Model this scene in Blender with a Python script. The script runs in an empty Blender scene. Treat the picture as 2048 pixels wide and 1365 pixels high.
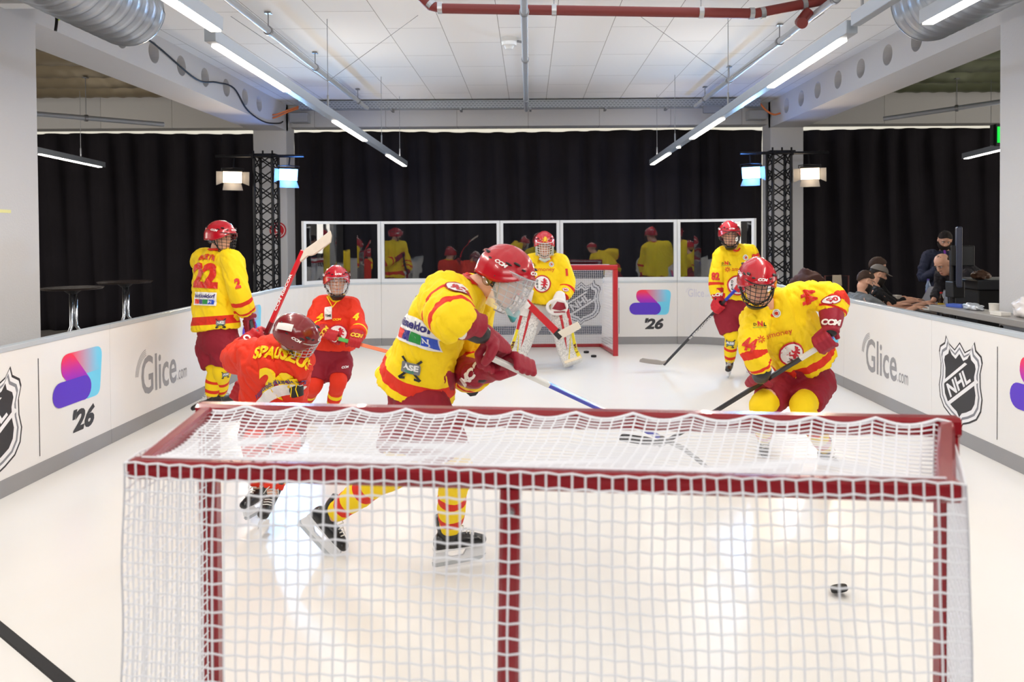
import bpy, bmesh, math, random
from math import sin, cos, pi, radians
from mathutils import Vector, Matrix, noise, Quaternion
from mathutils.bvhtree import BVHTree
random.seed(7)
S = bpy.context.scene
COL = S.collection
# ------------------------------------------------------------------ camera
F = 1520.0
CAMZ = 1.672
cd = bpy.data.cameras.new('camera'); cam = bpy.data.objects.new('camera', cd); COL.objects.link(cam)
S.camera = cam
cd.sensor_width = 36.0; cd.lens = F/2048*36.0
PITCH = radians(1.0); ROLL = radians(-0.36)
cd.shift_x = -34.0/2048; cd.shift_y = -(212.0-F*math.tan(PITCH))/2048
CR = Matrix.Rotation(pi/2-PITCH, 3, 'X') @ Matrix.Rotation(ROLL, 3, 'Z')
cam.location = (0, 0, CAMZ); cam.rotation_euler = CR.to_euler()
cd.clip_start = 0.05; cd.clip_end = 100
cd.dof.use_dof = True; cd.dof.focus_distance = 5.0; cd.dof.aperture_fstop = 3.6
def P(px, py, y):
    """world point at distance y in front of the camera plane seen at a pixel of the photograph"""
    d = CR @ Vector((((px-1024)+cd.shift_x*2048)/F, ((682.5-py)+cd.shift_y*2048)/F, -1))
    return Vector((d.x*y/d.y, y, CAMZ + d.z*y/d.y))
# ------------------------------------------------------------------ light and exposure
W = bpy.data.worlds.new('world'); S.world = W; W.use_nodes = True
W.node_tree.nodes['Background'].inputs[0].default_value = (0.80, 0.86, 1.0, 1)
W.node_tree.nodes['Background'].inputs[1].default_value = 0.75
S.view_settings.view_transform = 'Standard'; S.view_settings.look = 'None'
S.view_settings.gamma = 1; S.view_settings.use_curve_mapping = False
S.view_settings.exposure = -0.2
def area(name, loc, to, sx, sy, power, col=(1,1,1), spread=180):
    l = bpy.data.lights.new(name, 'AREA'); l.shape = 'RECTANGLE'; l.size = sx; l.size_y = sy
    l.energy = power; l.color = col; l.spread = radians(spread)
    o = bpy.data.objects.new(name, l); COL.objects.link(o)
    o.location = loc; d = Vector(to)-Vector(loc)
    o.rotation_euler = d.to_track_quat('-Z', 'Y').to_euler(); return o
# fill light added behind the camera and under the ceiling, without visible fixtures
area('fill_light', (0, -3.0, 3.6), (0, 5.0, 0.6), 6, 1.2, 230, (1.0, 0.97, 0.93))
area('fill_light', (0, 3.2, 3.86), (0, 3.2, 0), 3.4, 4.5, 26, (1.0, 0.97, 0.93))
area('fill_light', (0, 8.6, 3.86), (0, 8.6, 0), 3.4, 5.0, 52, (0.88, 0.93, 1.0))
# fill light added at both side walls to brighten the bays
area('bay_fill', (-12.6, 8.0, 2.4), (-4, 10.5, 2.2), 7, 2.6, 360, (1.0, 0.93, 0.84))
area('bay_fill', (12.6, 8.0, 2.4), (4, 10.5, 2.2), 7, 2.6, 360, (1.0, 0.93, 0.84))
# ------------------------------------------------------------------ materials
MT = {}
def srgb(r, g, b):
    f = lambda c: (c/12.92 if c <= .04045 else ((c+.055)/1.055)**2.4)
    return (f(r/255), f(g/255), f(b/255), 1)
def mat(name, col, rough=.5, metal=0, bump=0, bscale=40, emit=0, ecol=None, spec=.5, coat=0, var=0, vscale=3, stretch=(1,1,1)):
    if name in MT: return MT[name]
    m = bpy.data.materials.new(name); m.use_nodes = True; nt = m.node_tree; b = nt.nodes['Principled BSDF']
    b.inputs['Base Color'].default_value = col; b.inputs['Roughness'].default_value = rough
    b.inputs['Metallic'].default_value = metal; b.inputs['Specular IOR Level'].default_value = spec
    b.inputs['Coat Weight'].default_value = coat
    if emit: b.inputs['Emission Strength'].default_value = emit; b.inputs['Emission Color'].default_value = ecol or col
    tc = nt.nodes.new('ShaderNodeTexCoord'); mp = nt.nodes.new('ShaderNodeMapping'); mp.inputs['Scale'].default_value = stretch
    nt.links.new(tc.outputs['Object'], mp.inputs[0])
    n = nt.nodes.new('ShaderNodeTexNoise'); n.inputs['Scale'].default_value = vscale; n.inputs['Detail'].default_value = 5
    nt.links.new(mp.outputs[0], n.inputs[0])
    if var:
        mx = nt.nodes.new('ShaderNodeMixRGB'); mx.inputs[1].default_value = col
        mx.inputs[2].default_value = tuple(c*(1-var) for c in col[:3])+(1,)
        nt.links.new(n.outputs[0], mx.inputs[0]); nt.links.new(mx.outputs[0], b.inputs['Base Color'])
    else:
        r = nt.nodes.new('ShaderNodeMapRange'); r.inputs[3].default_value = max(0, rough-.05); r.inputs[4].default_value = min(1, rough+.05)
        nt.links.new(n.outputs[0], r.inputs[0]); nt.links.new(r.outputs[0], b.inputs['Roughness'])
    if bump:
        n2 = nt.nodes.new('ShaderNodeTexNoise'); n2.inputs['Scale'].default_value = bscale; n2.inputs['Detail'].default_value = 4
        nt.links.new(mp.outputs[0], n2.inputs[0])
        bp = nt.nodes.new('ShaderNodeBump'); bp.inputs['Strength'].default_value = bump; bp.inputs['Distance'].default_value = .01
        nt.links.new(n2.outputs[0], bp.inputs['Height']); nt.links.new(bp.outputs[0], b.inputs['Normal'])
    MT[name] = m; return m
def stripe_mat(name, stops, rough=.75, bump=.5):
    """cloth whose dyed bands follow the garment's own length (attribute tb)"""
    if name in MT: return MT[name]
    m = mat(name, stops[0][1], rough, bump=bump, bscale=14, stretch=(1, 1, .6)); nt = m.node_tree; b = nt.nodes['Principled BSDF']
    for n in nt.nodes:
        if n.type == 'BUMP': n.inputs['Distance'].default_value = .03
    a = nt.nodes.new('ShaderNodeAttribute'); a.attribute_name = 'tb'
    cr = nt.nodes.new('ShaderNodeValToRGB'); cr.color_ramp.interpolation = 'CONSTANT'
    e = cr.color_ramp.elements
    while len(e) > 1: e.remove(e[-1])
    e[0].position = 0; e[0].color = stops[0][1]
    for p, c in stops[1:]:
        x = e.new(p); x.color = c
    nt.links.new(a.outputs['Fac'], cr.inputs[0]); nt.links.new(cr.outputs[0], b.inputs['Base Color'])
    return m
def print_mat(name='printed_ink', rough=.45):
    if name in MT: return MT[name]
    m = mat(name, (1,1,1,1), rough); nt = m.node_tree
    a = nt.nodes.new('ShaderNodeAttribute'); a.attribute_name = 'Col'
    nt.links.new(a.outputs['Color'], nt.nodes['Principled BSDF'].inputs['Base Color']); return m
def glass_mat(name, refl=.1, tint=(1,1,1,1), wave=0):
    if name in MT: return MT[name]
    m = bpy.data.materials.new(name); m.use_nodes = True; nt = m.node_tree; nt.nodes.clear()
    o = nt.nodes.new('ShaderNodeOutputMaterial'); mx = nt.nodes.new('ShaderNodeMixShader')
    t = nt.nodes.new('ShaderNodeBsdfTransparent'); t.inputs[0].default_value = tint
    g = nt.nodes.new('ShaderNodeBsdfGlossy'); g.inputs['Roughness'].default_value = .015
    fr = nt.nodes.new('ShaderNodeFresnel'); fr.inputs[0].default_value = 1.45
    ad = nt.nodes.new('ShaderNodeMath'); ad.operation = 'ADD'; ad.inputs[1].default_value = refl; ad.use_clamp = True
    nt.links.new(fr.outputs[0], ad.inputs[0]); nt.links.new(ad.outputs[0], mx.inputs[0])
    nt.links.new(t.outputs[0], mx.inputs[1]); nt.links.new(g.outputs[0], mx.inputs[2]); nt.links.new(mx.outputs[0], o.inputs[0])
    if wave:
        n = nt.nodes.new('ShaderNodeTexNoise'); n.inputs['Scale'].default_value = 2.2
        tc = nt.nodes.new('ShaderNodeTexCoord'); nt.links.new(tc.outputs['Object'], n.inputs[0])
        bp = nt.nodes.new('ShaderNodeBump'); bp.inputs['Strength'].default_value = wave; bp.inputs['Distance'].default_value = .02
        nt.links.new(n.outputs[0], bp.inputs['Height']); nt.links.new(bp.outputs[0], g.inputs['Normal'])
    MT[name] = m; return m
YEL = srgb(252, 216, 0); ORR = srgb(232, 58, 14); REDS = srgb(226, 52, 18); MAR = srgb(142, 12, 38); BLK = srgb(18, 18, 20); WHT = srgb(238, 238, 238)
# ------------------------------------------------------------------ mesh helpers
def bx(bm, c, s, rot=None):
    r = bmesh.ops.create_cube(bm, size=1)['verts']; M = Matrix.Translation(Vector(c)) @ (rot.to_4x4() if rot else Matrix.Identity(4)) @ Matrix.Diagonal((*s, 1))
    bmesh.ops.transform(bm, matrix=M, verts=r); return r
def bb(bm, a, b):
    a = Vector(a); b = Vector(b); return bx(bm, (a+b)/2, [abs(v) for v in (b-a)])
def frames(pts, ref=None):
    n = len(pts); T = []
    for i in range(n):
        d = pts[min(i+1, n-1)]-pts[max(i-1, 0)]
        T.append(d.normalized() if d.length > 1e-9 else Vector((0, 0, 1)))
    r = ref if ref is not None else (Vector((0, 0, 1)) if abs(T[0].z) < .9 else Vector((1, 0, 0)))
    U = []
    for t in T:
        u = r - t*r.dot(t)
        if u.length < 1e-6: u = t.orthogonal()
        u.normalize(); U.append(u); r = u
    return T, U
def ringloft(bm, rings, cap=True, closed=False):
    vs = [[bm.verts.new(p) for p in r] for r in rings]
    n = len(vs[0]); m = len(vs); fs = []
    for i in range(m if closed else m-1):
        a = vs[i]; b = vs[(i+1) % m]
        for j in range(n):
            fs.append(bm.faces.new((a[j], a[(j+1) % n], b[(j+1) % n], b[j])))
    if cap and not closed:
        bm.faces.new(list(reversed(vs[0]))); bm.faces.new(vs[-1])
    return vs
def tube(bm, pts, rad, n=8, ref=None, cap=True, closed=False, flat=1.0):
    pts = [Vector(p) for p in pts]
    R = rad if isinstance(rad, (list, tuple)) else [rad]*len(pts)
    T, U = frames(pts, ref); rings = []
    for p, t, u, r in zip(pts, T, U, R):
        v = t.cross(u)
        rings.append([p + u*(cos(2*pi*k/n)*r*flat) + v*(sin(2*pi*k/n)*r) for k in range(n)])
    return ringloft(bm, rings, cap, closed)
def smoothpath(pts, rad, sub=5):
    pts = [Vector(p) for p in pts]; o = []; R = []; n = len(pts)
    for i in range(n-1):
        p0 = pts[max(i-1, 0)]; p1 = pts[i]; p2 = pts[i+1]; p3 = pts[min(i+2, n-1)]
        for k in range(sub):
            t = k/sub
            o.append(.5*((2*p1)+(p2-p0)*t+(2*p0-5*p1+4*p2-p3)*t*t+(3*p1-p0-3*p2+p3)*t**3)); R.append(rad[i]*(1-t)+rad[i+1]*t)
    o.append(pts[-1]); R.append(rad[-1]); return o, R
def limb(bm, pts, rad, n=14, sub=4, round_ends=True):
    p, r = smoothpath(pts, rad, sub)
    if round_ends:
        t0 = (p[0]-p[1]).normalized(); t1 = (p[-1]-p[-2]).normalized()
        p = [p[0]+t0*r[0]*.85, p[0]+t0*r[0]*.55]+p+[p[-1]+t1*r[-1]*.55, p[-1]+t1*r[-1]*.85]
        r = [r[0]*.35, r[0]*.8]+r+[r[-1]*.8, r[-1]*.35]
    tube(bm, p, r, n)
def ellipsoid(bm, c, r, rot=None, u=16, v=10):
    q = bmesh.ops.create_uvsphere(bm, u_segments=u, v_segments=v, radius=1)['verts']
    bmesh.ops.transform(bm, matrix=Matrix.Translation(Vector(c)) @ (rot.to_4x4() if rot else Matrix.Identity(4)) @ Matrix.Diagonal((*r, 1)), verts=q); return q
def loft(bm, rings, n=24, pw=2.0):
    R = []
    for c, U, V, ru, rv in rings:
        rr = []
        for k in range(n):
            a = 2*pi*k/n; ca = cos(a); sa = sin(a)
            rr.append(Vector(c)+U*(ru*math.copysign(abs(ca)**(2/pw), ca))+V*(rv*math.copysign(abs(sa)**(2/pw), sa)))
        R.append(rr)
    return ringloft(bm, R)
WL = {}
def lp(o): return WL.get(o.name, Vector((0, 0, 0)))
def obj(name, bm, m, parent=None, local=False, smooth=False, bevel=0, **tags):
    if isinstance(bm, bpy.types.Mesh): me = bm
    else:
        bmesh.ops.recalc_face_normals(bm, faces=bm.faces)
        me = bpy.data.meshes.new(name); bm.to_mesh(me); bm.free()
    for x in (m if isinstance(m, (list, tuple)) else [m]): me.materials.append(x)
    o = bpy.data.objects.new(name, me); COL.objects.link(o)
    if parent:
        o.parent = parent
        if not local: o.location = -lp(parent)
    if smooth:
        me.polygons.foreach_set('use_smooth', [True]*len(me.polygons))
        if smooth == 'auto':
            me.set_sharp_from_angle(angle=radians(38))
    if bevel:
        b = o.modifiers.new('bevel', 'BEVEL'); b.width = bevel; b.segments = 2; b.limit_method = 'ANGLE'
    WL[o.name] = lp(parent) + o.location if parent else Vector((0, 0, 0))
    for k, v in tags.items(): o[k] = v
    return o
def tag(o, label, cat, group=None, kind=None):
    o['label'] = label; o['category'] = cat
    if group: o['group'] = group
    if kind: o['kind'] = kind
    return o
def thing(name, label, cat, loc=(0, 0, 0), rotz=0, group=None):
    o = bpy.data.objects.new(name, None); COL.objects.link(o); o.empty_display_size = .1
    o.location = loc; o.rotation_euler = (0, 0, rotz); WL[o.name] = Vector(loc)
    return tag(o, label, cat, group)
def struct(name, bm, m, **k):
    return obj(name, bm, m, kind='structure', **k)
def dup(root, loc, rotz=0, label=None, scale=None):
    r = root.copy(); COL.objects.link(r); r.location = loc; r.rotation_euler = (0, 0, rotz)
    if label: r['label'] = label
    if scale: r.scale = scale
    def rec(a, b):
        for ch in list(a.children):
            c = ch.copy(); COL.objects.link(c); c.parent = b; rec(ch, c)
    rec(root, r); return r
def evalmesh(bm, voxel=None, smooth=0, extra=None):
    me = bpy.data.meshes.new('tmp')
    bmesh.ops.recalc_face_normals(bm, faces=bm.faces)
    bm.to_mesh(me); bm.free()
    o = bpy.data.objects.new('tmp', me); COL.objects.link(o)
    if voxel:
        r = o.modifiers.new('r', 'REMESH'); r.mode = 'VOXEL'; r.voxel_size = voxel; r.use_smooth_shade = True
    if smooth:
        s = o.modifiers.new('s', 'SMOOTH'); s.factor = .5; s.iterations = smooth
    if extra: extra(o)
    dg = bpy.context.evaluated_depsgraph_get(); dg.update()
    out = bpy.data.meshes.new_from_object(o.evaluated_get(dg))
    bpy.data.objects.remove(o); bpy.data.meshes.remove(me); return out
def folds(me, amp, sc=(7, 7, 3), seed=0):
    me.update(); N = [v.normal.copy() for v in me.vertices]
    for v, n in zip(me.vertices, N):
        q = v.co
        p = Vector((q.x*sc[0]+seed*7.3+q.z*2.2, q.y*sc[1]+q.z*1.1, q.z*sc[2]+q.x*1.7))
        r1 = 1-abs(noise.noise(p*1.3+Vector((5, 1, seed))))*3.2; r2 = 1-abs(noise.noise(Vector((p.x*.8-p.z, p.y*1.2, p.z*1.6+p.x*.7))*1.7+Vector((1, 9, seed))))*3.5
        d = noise.noise(p*.7)*.8 + .7*max(-.3, r1) - .9*max(0, r2)**2
        v.co = q + n*(amp*d)
    me.update()
def seg_param(p, pts):
    best = (1e9, 0); L = 0; acc = []
    for i in range(len(pts)-1): acc.append((pts[i+1]-pts[i]).length)
    tot = sum(acc); s = 0
    for i in range(len(pts)-1):
        a = pts[i]; d = pts[i+1]-a; l = acc[i]
        if l < 1e-9: continue
        t = (p-a).dot(d)/(l*l)
        tc = min(1, max(0, t)); q = a+d*tc; dist = (p-q).length
        if dist < best[0]-1e-6: best = (dist, (s+tc*l)/tot)
        s += l
    return best
def set_tb(me, fn):
    a = me.attributes.new('tb', 'FLOAT', 'POINT')
    a.data.foreach_set('value', [fn(v.co) for v in me.vertices])
# ------------------------------------------------------------------ prints: flat shapes with colours, laid on a surface
class Print:
    def __init__(s): s.items = []
    def add(s, bm, col, layer=0): s.items.append((bm, col, layer)); return s
    def poly(s, pts, col, layer=0):
        bm = bmesh.new(); bm.faces.new([bm.verts.new((x, y, 0)) for x, y in pts]); bmesh.ops.triangulate(bm, faces=bm.faces); return s.add(bm, col, layer)
    def text(s, t, cx, cy, w, h, col, layer=0, shear=0, rot=0, bold=.02, arc=0):
        c = bpy.data.curves.new('t', 'FONT'); c.body = t; c.resolution_u = 3; c.offset = bold; c.shear = shear
        o = bpy.data.objects.new('t', c); COL.objects.link(o)
        dg = bpy.context.evaluated_depsgraph_get(); dg.update()
        me = bpy.data.meshes.new_from_object(o.evaluated_get(dg)); bpy.data.objects.remove(o); bpy.data.curves.remove(c)
        bm = bmesh.new(); bm.from_mesh(me); bpy.data.meshes.remove(me)
        if not bm.verts: return s
        xs = [v.co.x for v in bm.verts]; ys = [v.co.y for v in bm.verts]; x0, x1, y0, y1 = min(xs), max(xs), min(ys), max(ys)
        for v in bm.verts:
            x = (v.co.x-(x0+x1)/2)*w/(x1-x0); y = (v.co.y-(y0+y1)/2)*h/(y1-y0)
            if arc: y += arc*(1-(2*x/w)**2)
            v.co = (cx+x*cos(rot)-y*sin(rot), cy+x*sin(rot)+y*cos(rot), 0)
        return s.add(bm, col, layer)
    def build(s, name, fn, maxlen, parent=None, m=None, off=.0015, local=False, lay=.0007):
        V = []; Fc = []; C = []
        for bm, col, layer in s.items:
            for _ in range(5):
                es = [e for e in bm.edges if e.calc_length() > maxlen]
                if not es: break
                bmesh.ops.subdivide_edges(bm, edges=es, cuts=1); bmesh.ops.triangulate(bm, faces=bm.faces)
            bm.verts.index_update(); b = len(V)
            for v in bm.verts:
                V.append(fn(v.co.x, v.co.y, off+layer*lay)); C.append(col(v.co.x, v.co.y) if callable(col) else col)
            for f in bm.faces: Fc.append([b+v.index for v in f.verts])
            bm.free()
        me = bpy.data.meshes.new(name); me.from_pydata([tuple(v) for v in V], [], Fc)
        a = me.color_attributes.new('Col', 'FLOAT_COLOR', 'POINT')
        a.data.foreach_set('color', [x for c in C for x in c])
        return obj(name, me, m or print_mat(), parent, local=local)
def rpoly(pts, r, n=5):
    out = []; N = len(pts)
    for i in range(N):
        p = Vector(pts[i]).to_2d(); a = Vector(pts[i-1]).to_2d(); b = Vector(pts[(i+1) % N]).to_2d()
        rr = r[i] if isinstance(r, (list, tuple)) else r
        da = (a-p).normalized(); db = (b-p).normalized(); ang = math.acos(max(-1, min(1, da.dot(db))))
        d = min(rr/math.tan(ang/2), (a-p).length*.49, (b-p).length*.49)
        p0 = p+da*d; p1 = p+db*d
        for k in range(n+1):
            t = k/n; out.append(tuple((p0*(1-t)**2+p*2*t*(1-t)+p1*t*t)))
    return out
def circ(cx, cy, r, n=28, ry=None): return [(cx+r*cos(2*pi*k/n), cy+(ry or r)*sin(2*pi*k/n)) for k in range(n)]
def capsule(x0, y0, x1, y1, r, n=10):
    a = math.atan2(y1-y0, x1-x0); o = []
    for k in range(n+1): t = a-pi/2+pi*k/n; o.append((x1+r*cos(t), y1+r*sin(t)))
    for k in range(n+1): t = a+pi/2+pi*k/n; o.append((x0+r*cos(t), y0+r*sin(t)))
    return o
def lerpc(a, b, t):
    t = max(0, min(1, t)); return tuple(a[i]*(1-t)+b[i]*t for i in range(4))
SH = [(-.5,.36),(-.475,.44),(-.36,.50),(-.33,.60),(-.25,.50),(-.12,.44),(0,.55),(.12,.44),(.25,.50),(.33,.60),(.36,.50),(.475,.44),(.5,.36),(.455,.22),(.46,.05),(.5,-.1),(.47,-.26),(.38,-.38),(.22,-.46),(.08,-.51),(0,-.60),(-.08,-.51),(-.22,-.46),(-.38,-.38),(-.47,-.26),(-.5,-.1),(-.46,.05),(-.455,.22)]
def shield(p, cx, cy, h, L=0, dark=srgb(40, 40, 44), light=srgb(235, 235, 238), mid=srgb(130, 132, 140), inner=True):
    k = h/1.2; f = lambda s, dy=0: [(cx+x*k*s, cy+(y*s+dy)*k) for x, y in SH]
    p.poly(f(1), dark, L).poly(f(.955), light, L+1).poly(f(.88), mid, L+2).poly(f(.82), light, L+3).poly(f(.72), dark, L+4)
    a = radians(33)
    def q(x, y): return (cx+k*(x*cos(a)-y*sin(a)), cy+k*(x*sin(a)+y*cos(a)-.02))
    p.poly([q(-.40, -.125), q(.42, -.125), q(.40, -.075), q(-.37, -.075)], light, L+5)
    p.poly([q(-.34, .165), q(.32, .165), q(.28, .205), q(-.30, .205)], light, L+5)
    p.text('NHL', cx+k*.0-k*.02, cy+k*.015, k*.56, k*.19, light, L+6, rot=a, bold=.03, shear=.0)
def logo26(p, x0, y0, w, L=0, txt=True):
    """x0,y0 = left bottom of the swoosh"""
    k = w/378.0; g = lambda X, Y: (x0+(X-735)*k, y0+(960-Y)*k)
    cy_ = srgb(110, 210, 245); rd = srgb(242, 50, 80); pu = srgb(88, 48, 200); mg = srgb(170, 30, 190)
    def colr(c0, c1, X0, X1, ax=0):
        return lambda x, y: lerpc(c0, c1, (((x-x0)/k+735)-X0)/(X1-X0))
    p.poly([g(*q) for q in rpoly([(985, 732), (1120, 732), (1092, 962), (985, 962)], [5, 50, 45, 5])], cy_, L)
    p.poly([g(*q) for q in rpoly([(797, 732), (1120, 732), (1105, 842), (800, 846)], [58, 50, 5, 58])], colr(rd, cy_, 870, 1080), L+1)
    p.poly([g(*q) for q in capsule(855, 790, 966, 905, 57)], lambda x, y: lerpc(rd, lerpc(mg, pu, (960-(y-y0)/k-830)/80), (960-(y-y0)/k-750)/80), L+2)
    p.poly([g(*q) for q in capsule(790, 905, 966, 905, 55)], pu, L+3)
    if txt: p.text("'26", x0+w*.60, y0-w*.22, w*.46, w*.27, srgb(48, 50, 56), L, shear=.28, bold=.045)
def glice(p, cx, cy, w, L=0, com=True, c=srgb(150, 150, 154)):
    p.text('Glice', cx, cy, w, w*.52, c, L, bold=.012)
    for i in range(4):
        r = w*(.27+.022*i); pts = []
        for k in range(9): t = radians(100+k*9); pts.append((cx-w*.32+r*cos(t), cy-w*.03+r*1.15*sin(t)))
        for k in reversed(range(9)): t = radians(100+k*9); pts.append((cx-w*.32+(r-w*.008)*cos(t), cy-w*.03+(r-w*.008)*1.15*sin(t)))
        p.poly(pts, c, L)
    if com: p.text('.com', cx+w*.68, cy-w*.17, w*.30, w*.14, c, L, bold=0)
LION = [(-.05,.62),(.05,.70),(.16,.66),(.22,.56),(.16,.48),(.30,.52),(.42,.46),(.36,.38),(.24,.36),(.30,.28),(.44,.24),(.50,.12),(.38,.10),(.28,.16),(.26,.06),(.34,-.04),(.48,-.08),(.46,-.20),(.32,-.18),(.20,-.10),(.16,-.24),(.28,-.34),(.34,-.52),(.20,-.56),(.18,-.42),(.04,-.34),(-.06,-.44),(-.20,-.58),(-.34,-.52),(-.20,-.46),(-.14,-.32),(-.12,-.16),(-.24,-.12),(-.38,-.22),(-.46,-.12),(-.32,-.02),(-.14,.0),(-.06,.12),(-.20,.14),(-.34,.24),(-.40,.38),(-.30,.36),(-.22,.28),(-.06,.30),(-.08,.42),(-.16,.50)]
def deg(p, cx, cy, r, L=0, txt=True, red=srgb(200, 20, 45)):
    p.poly(circ(cx, cy, r), red, L).poly(circ(cx, cy, r*.86), srgb(245, 245, 245), L+1)
    p.poly([(cx+r*.22+x*r*.85, cy+y*r*.95) for x, y in LION], red, L+2)
    for s in (-1, 1): p.poly([(cx+r*.15-s*r*.35, cy-r*.66), (cx+r*.15-s*r*.30, cy-r*.70), (cx+r*.15+s*r*.3, cy-r*.38), (cx+r*.15+s*r*.27, cy-r*.33)], BLK, L+3)
    if txt:
        for i, ch in enumerate('DEG'): p.text(ch, cx-r*.52, cy+r*(.36-.36*i), r*.2, r*.26, BLK, L+2, bold=.04)
# ------------------------------------------------------------------ the hall
X0 = 4.1; X1 = 4.66; CEIL = 3.91; SOFF = 3.47; YB = 12.9
plaster = mat('painted_plaster', srgb(206, 206, 208), .8, bump=.15, bscale=60, var=.05, vscale=1.5)
def ceil_mat():
    m = mat('ceiling_panels', srgb(240, 239, 237), .85); nt = m.node_tree; b = nt.nodes['Principled BSDF']
    tc = nt.nodes.new('ShaderNodeTexCoord'); mp = nt.nodes.new('ShaderNodeMapping'); mp.inputs['Rotation'].default_value = (0, 0, pi/2)
    mp.inputs['Location'].default_value = (.1, .31, 0)
    nt.links.new(tc.outputs['Object'], mp.inputs[0])
    br = nt.nodes.new('ShaderNodeTexBrick'); br.inputs['Scale'].default_value = 1; br.inputs['Brick Width'].default_value = 1.25; br.inputs['Row Height'].default_value = .607
    br.inputs['Mortar Size'].default_value = .004; br.inputs['Mortar Smooth'].default_value = .3
    br.inputs['Color1'].default_value = srgb(240, 239, 237); br.inputs['Color2'].default_value = srgb(234, 234, 233); br.inputs['Mortar'].default_value = srgb(150, 145, 138)
    nt.links.new(mp.outputs[0], br.inputs[0]); nt.links.new(br.outputs[0], b.inputs['Base Color']); return m
def slab_mat():
    m = mat('rough_concrete_beam', srgb(205, 204, 203), .85, bump=.2, bscale=90); nt = m.node_tree; b = nt.nodes['Principled BSDF']
    tc = nt.nodes.new('ShaderNodeTexCoord'); mp = nt.nodes.new('ShaderNodeMapping'); mp.inputs['Rotation'].default_value = (pi/2, 0, 0)
    nt.links.new(tc.outputs['Object'], mp.inputs[0])
    br = nt.nodes.new('ShaderNodeTexBrick'); br.offset = 0; br.inputs['Scale'].default_value = 1; br.inputs['Brick Width'].default_value = 1.22; br.inputs['Row Height'].default_value = 3
    br.inputs['Mortar Size'].default_value = .004
    br.inputs['Color1'].default_value = srgb(208, 207, 205); br.inputs['Color2'].default_value = srgb(198, 198, 198); br.inputs['Mortar'].default_value = srgb(140, 138, 135)
    nt.links.new(mp.outputs[0], br.inputs[0]); nt.links.new(br.outputs[0], b.inputs['Base Color']); return m
ice = mat('synthetic_ice', srgb(234, 232, 229), .30, bump=.02, bscale=6, var=.06, vscale=1.2, spec=.35)
hallf = mat('bounce_hall_floor', srgb(150, 146, 142), .5, var=.2)  # unseen hall floor, lightened to bounce light up into the side bays
bm = bmesh.new(); bb(bm, (-13, -6, -.10), (13, 15, -.03)); struct('floor', bm, hallf)
# rink surface with rounded far corners
HW = 3.4; RB = 11.54; RR = 1.15; RN = -1.03
pts = [(-HW, RN), (-HW, RB-RR)]
for k in range(1, 12): a = pi/2*k/12; pts.append((-HW+RR*(1-cos(a)), RB-RR+RR*sin(a)))
pts += [(-HW+RR, RB), (HW-RR, RB)]
for k in range(1, 12): a = pi/2*k/12; pts.append((HW-RR+RR*sin(a), RB-RR+RR*cos(a)))
pts += [(HW, RB-RR), (HW, RN)]
bm = bmesh.new(); f = bm.faces.new([bm.verts.new((x, y, 0)) for x, y in pts]); e = bmesh.ops.extrude_face_region(bm, geom=[f])
bmesh.ops.translate(bm, verts=[v for v in e['geom'] if isinstance(v, bmesh.types.BMVert)], vec=(0, 0, -.028)); struct('floor_ice', bm, ice)
bm = bmesh.new(); bb(bm, (-X0, -6, CEIL), (X0, 14.9, CEIL+.1)); struct('ceiling', bm, ceil_mat())
bm = bmesh.new(); bb(bm, (-13, -6, 4.75), (-X1, 14.9, 4.85)); struct('ceiling_left_bay', bm, plaster)
bm = bmesh.new(); bb(bm, (13, -6, 4.75), (X1, 14.9, 4.85)); struct('ceiling_right_bay', bm, plaster)
wallm = mat('hall_wall', srgb(200, 198, 194), .85, var=.05)
bm = bmesh.new(); bb(bm, (-13.1, -6, -.03), (-13, 15, 4.85)); struct('wall_left', bm, wallm)
bm = bmesh.new(); bb(bm, (13, -6, -.03), (13.1, 15, 4.85)); struct('wall_right', bm, wallm)
bm = bmesh.new(); bb(bm, (-13, 14.9, -.03), (13, 15, 4.85)); struct('wall_back', bm, wallm)
winm = mat('daylit_window', (1, .95, .82, 1), .4, emit=.75, ecol=(1, .95, .80, 1))
for i, (a, b) in enumerate(((-12.5, -5.0), (-4.6, 4.6), (5.0, 12.5))):
    bm = bmesh.new(); bb(bm, (a, 14.86, 1.0), (b, 14.9, 3.9)); struct('window_%d' % (i+1), bm, winm)
# beams with round recesses
def beam(name, s, holes):
    def ex(o):
        for y in holes:
            b2 = bmesh.new(); bmesh.ops.create_cone(b2, cap_ends=True, segments=32, radius1=.118, radius2=.118, depth=.24)
            me = bpy.data.meshes.new('h'); b2.to_mesh(me); b2.free(); h = bpy.data.objects.new('h', me); COL.objects.link(h)
            h.rotation_euler = (0, pi/2, 0); h.location = (s*X0, y, CAMZ+2.03); tmp.append(h)
            m = o.modifiers.new('b', 'BOOLEAN'); m.object = h; m.operation = 'DIFFERENCE'
    tmp = []
    bm = bmesh.new(); bb(bm, (s*X0, -6, SOFF), (s*X1, YB+.1, 4.75)); me = evalmesh(bm, extra=ex)
    for h in tmp: bpy.data.objects.remove(h)
    struct(name, me, plaster)
beam('wall_beam_left', -1, [7.7, 8.37, 9.03, 9.69, 10.37, 11.05, 11.63])
beam('wall_beam_right', 1, [8.05, 8.7, 9.4, 10.09, 10.8, 11.45, 12.1])
for s, n, yr in ((-1, 'left', 6.37), (1, 'right', 6.63)):
    bm = bmesh.new(); bb(bm, (s*X0, yr-.75, -.03), (s*(X0+.62), yr, SOFF+.3)); struct('wall_column_near_'+n, bm, plaster, bevel=.012)
    bm = bmesh.new(); bb(bm, (s*X0, YB, -.03), (s*X1, YB+.45, CEIL+.3)); struct('wall_column_far_'+n, bm, plaster, bevel=.012)
slab = slab_mat()
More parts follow.
